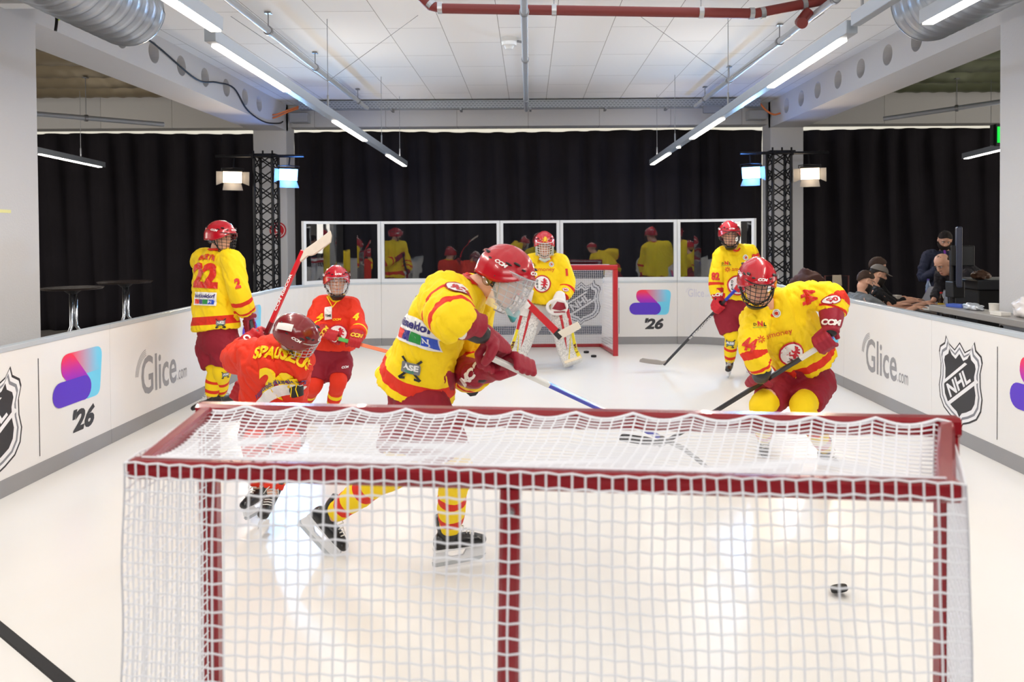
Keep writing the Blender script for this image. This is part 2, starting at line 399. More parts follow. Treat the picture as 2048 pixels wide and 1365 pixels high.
bm = bmesh.new(); bb(bm, (-X0, YB+.15, 3.545), (X0, YB+.5, CEIL)); struct('wall_beam_back', bm, slab)
bm = bmesh.new(); bb(bm, (-13, YB+.15, 3.545), (-X1, YB+.5, 4.75)); struct('wall_beam_back_left', bm, slab)
bm = bmesh.new(); bb(bm, (13, YB+.15, 3.545), (X1, YB+.5, 4.75)); struct('wall_beam_back_right', bm, slab)
# curtains
def curtain_mat():
    m = mat('black_molton', srgb(46, 43, 48), .95, bump=.2, bscale=30, var=.4, vscale=2.0, spec=.15); return m
def curtain(name, x0, x1, y, zt, label, seed, sag=.03):
    n = int(abs(x1-x0)/.035); bm = bmesh.new(); rows = []; H = 14
    for j in range(H+1):
        r = []
        z = zt*j/H
        for i in range(n+1):
            x = x0+(x1-x0)*i/n
            a = .07+.03*noise.noise(Vector((x*.7, seed, 0)))
            ph = x*14+2.6*noise.noise(Vector((x*1.3, seed+3, z*.12)))
            dy = a*sin(ph)+.05*noise.noise(Vector((x*6, seed, z*.3)))
            dz = -sag*(.5+.5*sin(x*1.1+seed)) if j == H else 0
            r.append(bm.verts.new((x+.02*sin(ph*2+z), y+dy*(1 if j < H else .55), z+dz-.02)))
        rows.append(r)
    for j in range(H):
        for i in range(n): bm.faces.new((rows[j][i], rows[j][i+1], rows[j+1][i+1], rows[j+1][i]))
    o = obj(name, bm, curtain_mat(), smooth=True); s = o.modifiers.new('s', 'SOLIDIFY'); s.thickness = .006
    return tag(o, label, 'curtain', 'black stage curtains')
curtain('stage_curtain', -12.6, -5.02, 13.9, 3.60, 'black pleated curtain in the left bay behind the two bar tables', 1)
curtain('stage_curtain', -4.29, 4.27, 13.9, 3.60, 'wide black pleated curtain behind the rink glass', 2)
curtain('stage_curtain', 4.70, 12.6, 13.9, 3.60, 'black pleated curtain in the right bay behind the crew', 3)
bm = bmesh.new(); bb(bm, (-13, -6.1, -.03), (13, -6, 4.85)); struct('wall_front', bm, mat('dark_front_wall', srgb(46, 46, 50), .9, var=.1))
# ------------------------------------------------------------------ rink boards
LS = RB-RR-RN; AL = RR*pi/2; BL = 2*(HW-RR)
def path(s):
    """point, tangent and inward normal along the inner face of the boards"""
    if s < LS: return Vector((-HW, RN+s, 0)), Vector((0, 1, 0)), Vector((1, 0, 0))
    s -= LS
    if s < AL:
        a = s/RR; return Vector((-HW+RR*(1-cos(a)), RB-RR+RR*sin(a), 0)), Vector((sin(a), cos(a), 0)), Vector((cos(a), -sin(a), 0))
    s -= AL
    if s < BL: return Vector((-HW+RR+s, RB, 0)), Vector((1, 0, 0)), Vector((0, -1, 0))
    s -= BL
    if s < AL:
        a = s/RR; return Vector((HW-RR+RR*sin(a), RB-RR+RR*cos(a), 0)), Vector((cos(a), -sin(a), 0)), Vector((-sin(a), -cos(a), 0))
    s -= AL
    return Vector((HW, RB-RR-s, 0)), Vector((0, -1, 0)), Vector((-1, 0, 0))
def sweep(bm, s0, s1, o0, o1, z0, z1):
    n = max(1, int((s1-s0)/.1)) if not (s1 <= LS or s0 >= LS+2*AL+BL) else 1
    rings = []
    for i in range(n+1):
        p, t, nn = path(s0+(s1-s0)*i/n)
        rings.append([p+nn*o0+Vector((0, 0, z0)), p+nn*o1+Vector((0, 0, z0)), p+nn*o1+Vector((0, 0, z1)), p+nn*o0+Vector((0, 0, z1))])
    ringloft(bm, rings)
bw = mat('white_board_plastic', srgb(232, 231, 230), .38, var=.03, vscale=2)
kick = mat('grey_kick_plate', srgb(150, 150, 152), .5, var=.1, vscale=4)
capm = mat('aluminium_cap', srgb(196, 206, 214), .35, metal=.3)
BH = .97
def board(s0, s1, label, pr=None):
    m0 = path((s0+s1)/2)[0]
    t = thing('rink_board', label, 'rink board', (m0.x, m0.y, 0), group='white boards around the rink')
    g = .0015
    bm = bmesh.new(); sweep(bm, s0+g, s1-g, 0, -.05, 0, BH-.03); obj('board_panel', bm, bw, t)
    bm = bmesh.new(); sweep(bm, s0+g, s1-g, .004, -.03, 0.001, .115); obj('kick_plate', bm, kick, t)
    bm = bmesh.new(); sweep(bm, s0+g, s1-g, .006, -.06, BH-.035, BH); obj('top_rail', bm, capm, t, bevel=.004)
    if pr:
        p = Print(); pr(p)
        def fn(x, y, o):
            q, tt, nn = path(s0+x); return q+nn*o+Vector((0, 0, y))
        p.build('printed_logos', fn, .12 if (s1 <= LS or s0 >= LS+2*AL+BL) else .06, t)
    return t
def pr_brand(w, sc=1):
    def f(p):
        shield(p, .42*w/1.8, .47, .73)
        p.poly([(.898, .16), (.906, .16), (.906, .84), (.898, .84)], srgb(60, 60, 64))
        logo26(p, 1.05, .44, .63)
    return f
def pr_glice(p): glice(p, .82, .45, .66)
SL = lambda y: y-RN
board(SL(-1.03), SL(.76), 'white rink board on the left, nearest to the camera')
board(SL(.76), SL(2.55), 'white rink board on the left, second from the camera', pr_brand(1.8))
board(SL(2.55), SL(4.34), 'white rink board on the left just before the shield board', pr_glice)
board(SL(4.34), SL(6.14), 'left rink board with whole swoosh, year 26 and a shield cut by the frame', pr_brand(1.8))
board(SL(6.14), SL(7.93), 'left rink board printed with large grey web address lettering', pr_glice)
board(SL(7.93), SL(9.73), 'left rink board with a swoosh, behind the tall player in yellow 22', pr_brand(1.8))
def prc(p): glice(p, .55+.66, .70, .3, com=False, c=srgb(205, 205, 214))
board(SL(9.73), LS+AL, 'curved white board of the far left rink corner')
sb = LS+AL; bX = lambda x: sb+(x+HW-RR)
board(bX(-2.25), bX(-.44), 'back rink board left of the far goal, behind the bending player', lambda p: shield(p, .80, .50, .70))
board(bX(-.44), bX(.47), 'narrow back rink board straight behind the goalkeeper')
board(bX(.47), bX(2.25), 'back rink board with line, swoosh and year 26 right of the far goal',
      lambda p: (p.poly([(.888, .16), (.896, .16), (.896, .86), (.888, .86)], srgb(60, 60, 64)), logo26(p, 1.05, .45, .63)))
sr = LS+AL+BL
board(sr, sr+AL+.39, 'curved board of the far right rink corner with faint small grey lettering',
      lambda p: glice(p, .28, .78, .24, com=True, c=srgb(208, 208, 222)))
SRt = lambda y: sr+AL+(RB-RR-y)
board(SRt(10.0), SRt(8.2), 'right rink board with a swoosh half hidden by player 44', pr_brand(1.8))
board(SRt(8.2), SRt(6.41), 'right rink board printed with large grey web address lettering', lambda p: glice(p, .86, .45, .64))
board(SRt(6.41), SRt(4.6), 'right rink board with the whole dark shield left of a thin line', pr_brand(1.8))
board(SRt(4.6), SRt(2.8), 'white rink board on the right after the shield board', pr_glice)
board(SRt(2.8), SRt(1.0), 'white rink board on the right, second from the camera', pr_brand(1.8))
board(SRt(1.0), SRt(-.8), 'white rink board on the right, nearest to the camera')
# glass screens on the back boards
frm = mat('white_frame_metal', srgb(225, 230, 236), .35, var=.03)
pane = glass_mat('clear_screen', .085, (.93, .95, .96, 1), .12)
def screen(s0, s1, label):
    m0 = path((s0+s1)/2)[0]; t = thing('glass_screen', label, 'glass screen', (m0.x, m0.y, BH), group='glass screens above the back boards')
    z0 = BH+.001; z1 = 1.895; w = .05; g = .003
    bm = bmesh.new()
    sweep(bm, s0+g, s1-g, .002, -.045, z0, z0+w); sweep(bm, s0+g, s1-g, .002, -.045, z1-w*.8, z1)
    sweep(bm, s0+g, s0+w, .002, -.045, z0+w, z1-w*.8); sweep(bm, s1-w, s1-g, .002, -.045, z0+w, z1-w*.8)
    obj('frame', bm, frm, t)
    bm = bmesh.new(); sweep(bm, s0+w, s1-w, -.018, -.026, z0+w, z1-w*.8); obj('pane', bm, pane, t)
screen(LS+AL*.33, LS+AL, 'curved glass screen on the far left rink corner')
screen(bX(-2.25), bX(-.44), 'wide glass screen left of the far goal')
screen(bX(-.44), bX(.47), 'narrow glass screen behind the goalkeeper')
screen(bX(.47), bX(2.25), 'wide glass screen above the swoosh board right of the goal')
screen(sr, sr+AL*.67, 'curved glass screen on the far right rink corner')
# ------------------------------------------------------------------ goals
goalred = mat('red_goal_enamel', srgb(140, 14, 28), .25, coat=.3)
goalred2 = mat('bright_red_goal_enamel', srgb(178, 22, 38), .3, coat=.3)
netm = mat('white_net_cord', srgb(236, 238, 244), .8)
def bar(bm, a, b, w, up=Vector((0, 0, 1))):
    a = Vector(a); b = Vector(b); d = (b-a).normalized(); u = up if abs(d.dot(up)) < .9 else Vector((0, 1, 0)); s = d.cross(u).normalized(); u = s.cross(d)
    h = w/2; c = h*.35; prof = [(-h+c,-h),(h-c,-h),(h,-h+c),(h,h-c),(h-c,h),(-h+c,h),(-h,h-c),(-h,-h+c)]
    ringloft(bm, [[q+s*x+u*y for x, y in prof] for q in (a-d*h*0, b+d*h*0)])
def strandnet(bm, G, r, n=4, hexa=.0):
    """cords along both directions of a grid of points"""
    for row in G: tube(bm, row, r, n)
    for j in range(len(G[0])): tube(bm, [row[j] for row in G], r, n)
fl = P(418, 832, 2.006); fr = P(1893, 857, 1.805); sl_ = P(284, 929, 1.53); sr_ = P(1891, 983, 1.366)
TZ = 1.21; fl.z = fr.z = TZ; sl_.z = sr_.z = TZ-.004
g = thing('hockey_goal', 'large red hockey goal with white netting in the foreground, seen from behind', 'hockey goal', ((fl.x+fr.x)/2, (fl.y+fr.y)/2, 0))
ax = (fr-fl).normalized(); dn = Vector((ax.y, -ax.x, 0))   # towards the camera
bm = bmesh.new(); bar(bm, fl-ax*.025, fr+ax*.025, .046); obj('crossbar', bm, goalred, g)
for q in (fl, fr):
    bm = bmesh.new(); bar(bm, (q.x, q.y, .0), (q.x, q.y, TZ-.022), .046, Vector((0, 1, 0))); obj('goal_post', bm, goalred, g)
bm = bmesh.new(); bar(bm, sl_-ax*.02, sr_+ax*.02, .038)
for a, b in ((fl, sl_), (fr, sr_)): bar(bm, a+(b-a)*.05, b, .034)
obj('top_shelf_frame', bm, goalred, g)
rl = Vector((sl_.x-.0, sl_.y-.07, .02)); rr_ = Vector((sr_.x+.0, sr_.y-.07, .02))
bm = bmesh.new(); bar(bm, rl, rr_, .038); bar(bm, (fl.x, fl.y, .02), rl, .038); bar(bm, (fr.x, fr.y, .02), rr_, .038); obj('base_frame', bm, goalred, g)
mt_ = P(1022, 955, (sl_.y+sr_.y)/2); mb_ = Vector((mt_.x-.025, mt_.y-.004, .02))
bm = bmesh.new(); bar(bm, mb_, (mt_.x, mt_.y, TZ-.02), .042, Vector((0, 1, 0))); bar(bm, (mb_.x, mb_.y, .02), (mb_.x, mb_.y-.07, .02), .036)
p_ = obj('centre_brace', bm, goalred, g)
bm = bmesh.new(); bmesh.ops.create_cone(bm, cap_ends=True, segments=12, radius1=.008, radius2=.006, depth=.012, matrix=Matrix.Translation((mt_.x, mt_.y-.026, TZ-.06)) @ Matrix.Rotation(pi/2, 4, 'X'))
obj('bolt', bm, mat('steel', srgb(180, 182, 186), .3, metal=.9), p_)
# netting: top sheet, back sheet, two sides
bm = bmesh.new()
NX = 66
top = []; NJ = 22
for j in range(NJ+1):
    t = j/NJ; row = []
    for i in range(NX+1):
        u = i/NX; a = fl.lerp(fr, u); b = sl_.lerp(sr_, u); q = a.lerp(b, t)
        sc = abs(sin(pi*u*13+.6))                      # hung from hooks along the crossbar
        q += Vector((0, 0, .026-.045*t*(1-t)*2.2)) - (a-b).normalized()*((1-t)**3*(.024-.018*(1-sc)**1.5)) 
        q.z += -.010*(1-t)**2*sc*(1-t) + .010*noise.noise(Vector((u*9, t*4, 2)))*(1-(2*t-1)**4) - (.008 if t < .99 else .004)
        if u > .86: q.z += -.03*((u-.86)/.14)*sin(pi*t)
        row.append(q)
    top.append(row)
strandnet(bm, top, .0020)
NZ = 44; back = []
for k in range(NZ+1):
    t = k/NZ; row = []
    for i in range(NX+1):
        u = i/NX; a = sl_.lerp(sr_, u); b = rl.lerp(rr_, u); q = a.lerp(b, t**1.15)
        q.y -= .034 + .012*sin(pi*t)*(.7+.3*sin(pi*u)); q.x += (u-.5)*.035
        q += Vector((.006*noise.noise(Vector((u*7, t*6, 5))), .02*noise.noise(Vector((u*4, t*5, 9))), .008*noise.noise(Vector((u*6, t*4, 1)))))
        # slightly six-sided cells
        q.z = TZ+.018-(TZ)*t + (.0016 if (i+k) % 2 else -.0016) + (q.z-(a.lerp(b, t**1.15).z))*.6
        row.append(q)
    back.append(row)
strandnet(bm, back, .0020)
for (f_, s_, r_, sg) in ((fl, sl_, rl, -1), (fr, sr_, rr_, 1)):
    G = []; NS = 19
    for k in range(NZ+1):
        t = k/NZ; row = []
        for i in range(NS+1):
            u = i/NS; bk = back[k][0 if sg < 0 else NX]; ft = Vector((f_.x, f_.y, TZ*(1-t)))
            q = ft.lerp(bk, u); q.x += sg*(.012*sin(pi*u)*(.4+t)); q.z += .012*sin(pi*u)*noise.noise(Vector((u*5, t*7, sg)))
            row.append(q)
        G.append(row)
    strandnet(bm, G, .0020)
# lacing cord hung over the crossbar
lac = []
for i in range(0, 121):
    u = i/120; q = fl.lerp(fr, u); sc = abs(sin(pi*u*13+.6)); q = q+dn*.024; q.z = TZ+.022-.016*sc; lac.append(q)
tube(bm, lac, .004, 5)
obj('netting', bm, netm, g)
# far goal
FX0 = .5; 
ra = P(1231, 716, 10.45); gx1 = ra.x; gx0 = gx1-1.86; gy = 10.45; GT = 1.22
g2 = thing('hockey_goal', 'far red hockey goal behind the goalkeeper with a dotted shield on its net', 'hockey goal', ((gx0+gx1)/2, gy, 0))
bm = bmesh.new(); bar(bm, (gx0-.03, gy, GT), (gx1+.03, gy, GT), .07); obj('crossbar', bm, goalred2, g2)
for x in (gx0, gx1): bm = bmesh.new(); bar(bm, (x, gy, 0.001), (x, gy, GT-.03), .07, Vector((0, 1, 0))); obj('goal_post', bm, goalred2, g2)
by = gy+.86; ins = .12
bm = bmesh.new(); bar(bm, (gx0+ins, by, .03), (gx1-ins, by, .03), .06); bar(bm, (gx0, gy, .03), (gx0+ins, by, .03), .05); bar(bm, (gx1, gy, .03), (gx1-ins, by, .03), .05)
obj('base_frame', bm, goalred2, g2)
bm = bmesh.new(); bar(bm, ((gx0+gx1)/2-.12, by, .05), ((gx0+gx1)/2-.12, by-.36, GT-.02), .045); obj('centre_brace', bm, goalred2, g2)
bm = bmesh.new(); bar(bm, (gx0+.1, gy+.5, GT), (gx1-.1, gy+.5, GT), .04); bar(bm, (gx0, gy, GT), (gx0+.1, gy+.5, GT), .04); bar(bm, (gx1, gy, GT), (gx1-.1, gy+.5, GT), .04); obj('top_shelf_frame', bm, goalred2, g2)
# net cloth inside with printed shield, then cords
def backp(u, v, o=0):
    """u 0..1 across, v height on the slanting back net"""
    t = v/GT; yb = by-.02-(by-gy-.5)*t; x = gx0+ins+(gx1-gx0-2*ins)*u; ds = .035*noise.noise(Vector((u*3, v*3, 4)))
    return Vector((x, yb+ds-.03-o, v))
bm = bmesh.new(); G = [[bm.verts.new(backp(i/30, .06+(GT-.08)*k/20)) for i in range(31)] for k in range(21)]
for k in range(20):
    for i in range(30): bm.faces.new((G[k][i], G[k][i+1], G[k+1][i+1], G[k+1][i]))
cl = obj('net_cloth', bm, mat('white_net_cloth', srgb(236, 238, 242), .8), g2, smooth=True)
p = Print(); Wd = gx1-gx0-2*ins
nb = srgb(22, 34, 62); wh = srgb(225, 228, 235)
p.poly([(.0, .2), (Wd, .2), (Wd, .33), (.0, .33)], srgb(70, 84, 110)); p.poly([(.0, 1.04), (Wd, 1.04), (Wd, 1.17), (.0, 1.17)], nb)
shield(p, Wd-.31, .68, .68, 1, dark=nb, light=wh, mid=srgb(90, 100, 120))
p.build('printed_shield', lambda x, y, o: backp(x/Wd, y, o+.006), .06, cl)
bm = bmesh.new()
BG = [[backp(i/58, .06+(GT-.07)*k/44, .03) for i in range(59)] for k in range(45)]; strandnet(bm, BG, .0026, 3)
for x, sg in ((gx0, 1), (gx1, -1)):
    strandnet(bm, [[Vector((x+sg*ins*u*(1-.2*k/30), gy+.02+(backp(0, GT*k/30).y-gy-.04)*u, .04+(GT-.06)*k/30)) for u in [q/16 for q in range(17)]] for k in range(31)], .0036, 3)
strandnet(bm, [[Vector((gx0+.03+(gx1-gx0-.06)*i/58, gy+.03+.46*j/10, GT+.02-.02*sin(pi*j/10))) for i in range(59)] for j in range(11)], .0036, 3)
w = [Vector((gx0+ins+Wd*i/60, by-.04, .06+.035*abs(sin(i*.5)))) for i in range(61)]; tube(bm, w, .004, 4)
obj('netting', bm, netm, g2)
# ------------------------------------------------------------------ pucks
pk = mat('black_rubber', srgb(20, 20, 22), .6)
def puck(c, label, rot=None):
    bm = bmesh.new(); bmesh.ops.create_cone(bm, cap_ends=True, segments=36, radius1=.038, radius2=.038, depth=.0254)
    bmesh.ops.bevel(bm, geom=[e for e in bm.edges if e.is_boundary or len(e.link_faces) == 2 and e.calc_face_angle(0) > 1], offset=.003, segments=2, affect='EDGES')
    o = obj('hockey_puck', bm, pk, smooth='auto'); o.location = c
    if rot: o.rotation_euler = rot
    return tag(o, label, 'puck', 'pucks on the rink')
q = P(1678, 1178, 3.6); k_ = (CAMZ-.03)/(CAMZ-q.z); q = Vector((q.x*k_, q.y*k_, .031)); puck(q, 'tilted black puck on the ice, seen through the near goal net', (radians(-19), radians(-6), .3))
q = P(1188, 711, 10.3); puck((q.x, 10.35, .013), 'black puck lying on the ice right in the far goal mouth')
q = P(1175, 706, 10.5); puck((q.x, 10.72, .013), 'half hidden puck behind the other one, on the far goal bar')
# black strip on the ice, lower left corner
a = P(-40, 1225, 3); b = P(150, 1382, 3)
a = Vector((0, 0, CAMZ))+(a-Vector((0, 0, CAMZ)))*(CAMZ/(CAMZ-a.z)); b = Vector((0, 0, CAMZ))+(b-Vector((0, 0, CAMZ)))*(CAMZ/(CAMZ-b.z))
bm = bmesh.new(); d = (b-a).normalized(); s_ = Vector((d.y, -d.x, 0))*.026; a = a-d*.6; b = b+d*1.2
ringloft(bm, [[q+s_, q+s_*.8+Vector((0, 0, .007)), q-s_*.8+Vector((0, 0, .007)), q-s_] for q in (a, b)])
tag(obj('floor_strip', bm, mat('black_rubber_strip', srgb(26, 27, 30), .45, var=.4, vscale=90)), 'black rubber strip lying across the ice in the lower left corner', 'floor strip')
# ------------------------------------------------------------------ ceiling services
alu = mat('light_bar_aluminium', srgb(168, 176, 186), .35, metal=.35)
lit = mat('lit_diffuser', (1, .96, .88, 1), .5, emit=9, ecol=(1, .93, .82, 1))
steelw = mat('steel_wire', srgb(150, 152, 156), .4, metal=.7)
pipeg = mat('grey_pipe', srgb(176, 182, 190), .4, metal=.2)
zinc = mat('zinc_sheet', srgb(176, 182, 190), .32, metal=.6, bump=.15, bscale=5)
def light_bar(label, a, b, lits, wires, w=.075, h=.085, spots=(), power=26):
    a = Vector(a); b = Vector(b); L = (b-a).length; d = (b-a)/L; s = d.cross(Vector((0, 0, 1))).normalized()
    t = thing('light_bar', label, 'ceiling light', tuple(a.lerp(b, .5)))
    def box(bm, u0, u1, x0, x1, z0, z1):
        ringloft(bm, [[q+s*x+Vector((0, 0, z)) for x, z in ((x0, z0), (x1, z0), (x1, z1), (x0, z1))] for q in (a+d*u0, a+d*u1)])
    bm = bmesh.new(); box(bm, 0, L, -w/2, w/2, 0, h); obj('housing', bm, alu, t, bevel=.004)
    for u0, u1 in lits:
        bm = bmesh.new(); box(bm, u0, u1, -w*.42, w*.42, -.012, -.001); o = obj('diffuser', bm, lit, t)
        l = bpy.data.lights.new('bar_light', 'AREA'); l.shape = 'RECTANGLE'; l.size = w*.8; l.size_y = u1-u0; l.energy = power; l.color = (1, .93, .84)
        lo = bpy.data.objects.new('bar_light', l); COL.objects.link(lo); lo.location = a+d*((u0+u1)/2)+Vector((0, 0, -.02))
        lo.rotation_euler = (0, 0, math.atan2(-d.x, d.y))
        up = lo.copy(); up.data = l.copy(); up.data.energy = power*.17; COL.objects.link(up); up.location = a+d*((u0+u1)/2)+Vector((0, 0, h+.02)); up.rotation_euler = (pi, 0, math.atan2(-d.x, d.y))
    for u in spots:
        bm = bmesh.new(); c = a+d*u; bmesh.ops.create_cone(bm, cap_ends=True, segments=20, radius1=.03, radius2=.03, depth=.012, matrix=Matrix.Translation(c+Vector((0, 0, -.008))))
        obj('spot_lamp', bm, lit, t)
    for u, kind in wires:
        c = a+d*u+Vector((0, 0, h)); top_ = Vector((c.x, c.y, CEIL-.003 if abs(c.x) < 4 else 3.945))
        bm = bmesh.new(); tube(bm, [c, c.lerp(top_, .02), top_], .004, 5); tube(bm, [c, c+Vector((0, 0, .14))], .010, 6)
        if kind == 'v':
            k = c+Vector((0, 0, .28))
            for dx in (-.95, .95): tube(bm, [k, Vector((k.x+dx, k.y-.1, CEIL))], .003, 5)
        obj('suspension_wire', bm, steelw, t)
H = lambda h: CAMZ+h
light_bar('long aluminium light bar on the left with three lit strips, hung by wires', (-2.06, 4.95, H(1.27)), (-2.06, 12.75, H(1.165)), [(.1, 1.57), (3.16, 4.65), (6.2, 7.72)], [(2.9, 'v'), (5.75, 's'), (7.25, 's')])
light_bar('long aluminium light bar on the right with three lit strips, hung by wires', (2.06, 4.85, H(1.27)), (2.06, 12.75, H(1.165)), [(.15, 1.62), (3.25, 4.75), (6.3, 7.82)], [(3.0, 'v'), (5.85, 's'), (7.35, 's')], spots=(5.6,))
light_bar('aluminium light bar with a lit strip in front of the left spiral duct', (-1.91, 1.2, H(1.27)), (-1.91, 4.70, H(1.27)), [(2.4, 3.48), (.3, 1.5)], [(1.6, 's')], spots=(2.2,))
light_bar('aluminium light bar with a lit strip in front of the right spiral duct', (2.42, 1.2, H(1.27)), (2.42, 4.65, H(1.27)), [(1.9, 3.42), (.1, 1.3)], [(1.6, 's')])
light_bar('aluminium bar with a small lit spot crossing the right spiral duct', (2.06, 1.4, H(1.30)), (2.06, 4.80, H(1.30)), [], [(3.3, 's')], spots=(2.7,), w=.06)
light_bar('short lit light bar in the left bay before the black curtain', (-6.72, 8.8, H(1.21)), (-6.98, 12.5, H(1.155)), [(1.9, 3.6)], [(3.0, 's')], power=14)
light_bar('short lit light bar in the right bay before the black curtain', (6.72, 8.8, H(1.25)), (6.98, 12.2, H(1.18)), [(1.6, 3.35)], [(2.6, 's')], power=14)
def duct(label, x, y0, y1, z, r):
    bm = bmesh.new(); pr = []; n = int((y1-y0)/.02)
    for i in range(n+1):
        y = y0+(y1-y0)*i/n; rr = r+(.008 if i % 6 == 0 else 0); pr.append((y, rr))
    rings = [[Vector((x+rr*cos(2*pi*k/48), y+(.05*k/48 if 0 < i < n else 0), z+rr*sin(2*pi*k/48))) for k in range(48)] for i, (y, rr) in enumerate(pr)]
    ringloft(bm, rings, cap=False)
    o = obj('spiral_duct', bm, zinc, smooth=True); s_ = o.modifiers.new('s', 'SOLIDIFY'); s_.thickness = .004
    return tag(o, label, 'air duct', 'spiral air ducts at the ceiling')
duct('silver spiral air duct at the upper left under the ceiling', -3.33, 2.2, 6.35, H(1.905), .31)
duct('silver spiral air duct at the upper right under the ceiling', 3.33, 2.2, 6.35, H(1.905), .31)
foil = mat('aged_duct_foil', srgb(166, 152, 126), .45, metal=.35, bump=.3, bscale=3, var=.35, vscale=2, stretch=(.3, 1.5, 1.5))
gfoil = mat('greenish_duct_foil', srgb(122, 128, 100), .45, metal=.35, bump=.3, bscale=3, var=.4, vscale=2, stretch=(.3, 1.5, 1.5))
def bay(s, side, m):
    for i, y in enumerate([12.35-.77*k for k in range(7)]):
        bm = bmesh.new(); rings = []; n = 120; xa = X1+.05; xb = 12.8
        for j in range(n+1):
            rr = .35+(.012 if j % 4 == 0 else 0); x = s*(xa+(xb-xa)*j/n)
            rings.append([Vector((x, y+rr*cos(2*pi*k/24), 4.30+rr*sin(2*pi*k/24))) for k in range(24)])
        ringloft(bm, rings)
        lab = 'wide foil duct across the %s bay ceiling, ' % side + ('next to the back beam' if i == 0 else ['', 'second', 'third', 'fourth', 'fifth', 'sixth', 'seventh'][i]+' from the back beam')
        tag(obj('bay_duct', bm, m, smooth=True), lab, 'air duct', 'foil ducts across the %s bay' % side)
bay(-1, 'left', foil); bay(1, 'right', gfoil)
def pipe(label, pts, r, m=pipeg, hangers=(), nm='sprinkler_pipe', grp=None):
    t = thing(nm, label, 'pipe', tuple(Vector(pts[0])), group=grp)
    bm = bmesh.new(); tube(bm, pts, r, 12); obj('pipe', bm, m, t, smooth='auto')
    P0 = Vector(pts[0]); P1 = Vector(pts[-1]); P1 = Vector(pts[1]) if len(pts) > 2 else P1
    for u in hangers:
        c = P0.lerp(P1, u); top_ = CEIL-.003 if abs(c.x) < 4 else 3.945
        bm = bmesh.new(); tube(bm, [c+Vector((0, 0, r)), (c.x, c.y, top_)], .006, 6)
        d = (P1-P0).normalized(); tube(bm, [c-d*.02, c+d*.02], r*1.35, 12); bx(bm, (c.x, c.y, top_-.01), (.06, .06, .012)); obj('pipe_clamp', bm, steelw, t)
    return t
pipe('slim grey sprinkler pipe running back under the ceiling on the left', [(-2.58, 3.0, H(2.05)), (-2.58, 12.2, H(2.05))], .034, hangers=(.28, .5, .68, .93))
pipe('slim grey pipe running back under the ceiling in the middle', [(-.03, 3.0, H(2.02)), (-.03, 12.3, H(2.02))], .034, hangers=(.42, .62, .9))
pipe('slim grey sprinkler pipe running back under the ceiling on the right', [(2.70, 3.0, H(2.05)), (2.68, 12.2, H(2.05))], .034, hangers=(.4, .56, .78, .93))
pipe('slim grey pipe in the left bay beneath the foil ducts', [(-8.35, 8.3, H(1.62)), (-5.55, 11.6, H(1.72))], .036, hangers=(.35, .75))
pipe('slim grey pipe in the right bay beneath the foil ducts', [(8.6, 9.2, H(1.98)), (5.55, 11.9, H(1.78))], .036, hangers=(.35, .75))
redp = mat('brown_red_pipe', srgb(118, 40, 36), .5)
yz = 7.12
rp = pipe('brown-red drain pipe crossing the ceiling with steel couplings', [P(838, -12, yz), P(862, 12, yz), P(885, 17, yz), P(1510, 27, yz), P(1640, 2, yz), P(1700, -18, yz)], .047, redp, nm='drain_pipe')
for x, y_ in ((862, 9), (880, 16), (1108, 20), (1402, 25), (1503, 27), (1525, 26), (1608, 9)):
    c = P(x, y_, yz); bm = bmesh.new(); d = Vector((1, 0, 0)) if 870 < x < 1520 else (Vector((.7, 0, -.7)) if x < 870 else Vector((.98, 0, .17)))
    tube(bm, [c-d*.022, c+d*.022], .054, 16); obj('coupling', bm, mat('steel', (1, 1, 1, 1)), rp)
bm = bmesh.new(); c = P(1600, 45, yz); c2 = P(1618, 22, yz); tube(bm, [c+Vector((-.02, -.12, -.04)), c, c2], .05, 14); obj('branch_elbow', bm, redp, rp)
for x in (1108, 1402):
    c = P(x, 22, yz); bm = bmesh.new(); tube(bm, [c, (c.x, c.y, CEIL)], .005, 6); obj('hanger_rod', bm, steelw, rp)
# cable tray
t = thing('cable_tray', 'slotted steel cable tray running across below the ceiling at the back beam', 'cable tray', (0, 12.5, H(2.1)))
def traym():
    m = mat('slotted_zinc', srgb(160, 166, 172), .4, metal=.5); nt = m.node_tree; b = nt.nodes['Principled BSDF']; tc = nt.nodes.new('ShaderNodeTexCoord')
    mp = nt.nodes.new('ShaderNodeMapping'); mp.inputs['Rotation'].default_value = (pi/2, 0, 0); nt.links.new(tc.outputs['Object'], mp.inputs[0])
    br = nt.nodes.new('ShaderNodeTexBrick'); br.inputs['Scale'].default_value = 1; br.inputs['Brick Width'].default_value = .06; br.inputs['Row Height'].default_value = .03; br.inputs['Mortar Size'].default_value = .012; br.inputs['Mortar Smooth'].default_value = .1
    br.inputs['Color1'].default_value = br.inputs['Color2'].default_value = srgb(70, 74, 80); br.inputs['Mortar'].default_value = srgb(168, 174, 180)
    nt.links.new(mp.outputs[0], br.inputs[0]); nt.links.new(br.outputs[0], b.inputs['Base Color']); return m
bm = bmesh.new(); bb(bm, (-3.75, 12.46, H(2.08)), (3.8, 12.475, H(2.20))); bb(bm, (-3.75, 12.46, H(2.08)), (3.8, 12.62, H(2.085))); bb(bm, (-3.75, 12.455, H(2.2)), (3.8, 12.485, H(2.212))); obj('tray', bm, traym(), t)
for x in (-3.35, -2.25, -1.12, .02, 1.25, 2.25, 3.1):
    bm = bmesh.new(); bb(bm, (x, 12.43, H(2.045)), (x+.035, 12.64, H(2.078))); bb(bm, (x, 12.6, H(2.045)), (x+.03, 12.63, CEIL-.003)); obj('tray_bracket', bm, steelw, t)
def smallbox(name, label, cat, a, b, m, bev=.005):
    bm = bmesh.new(); bb(bm, a, b); return tag(obj(name, bm, m, bevel=bev), label, cat)
gb = mat('grey_junction_box', srgb(176, 178, 180), .5)
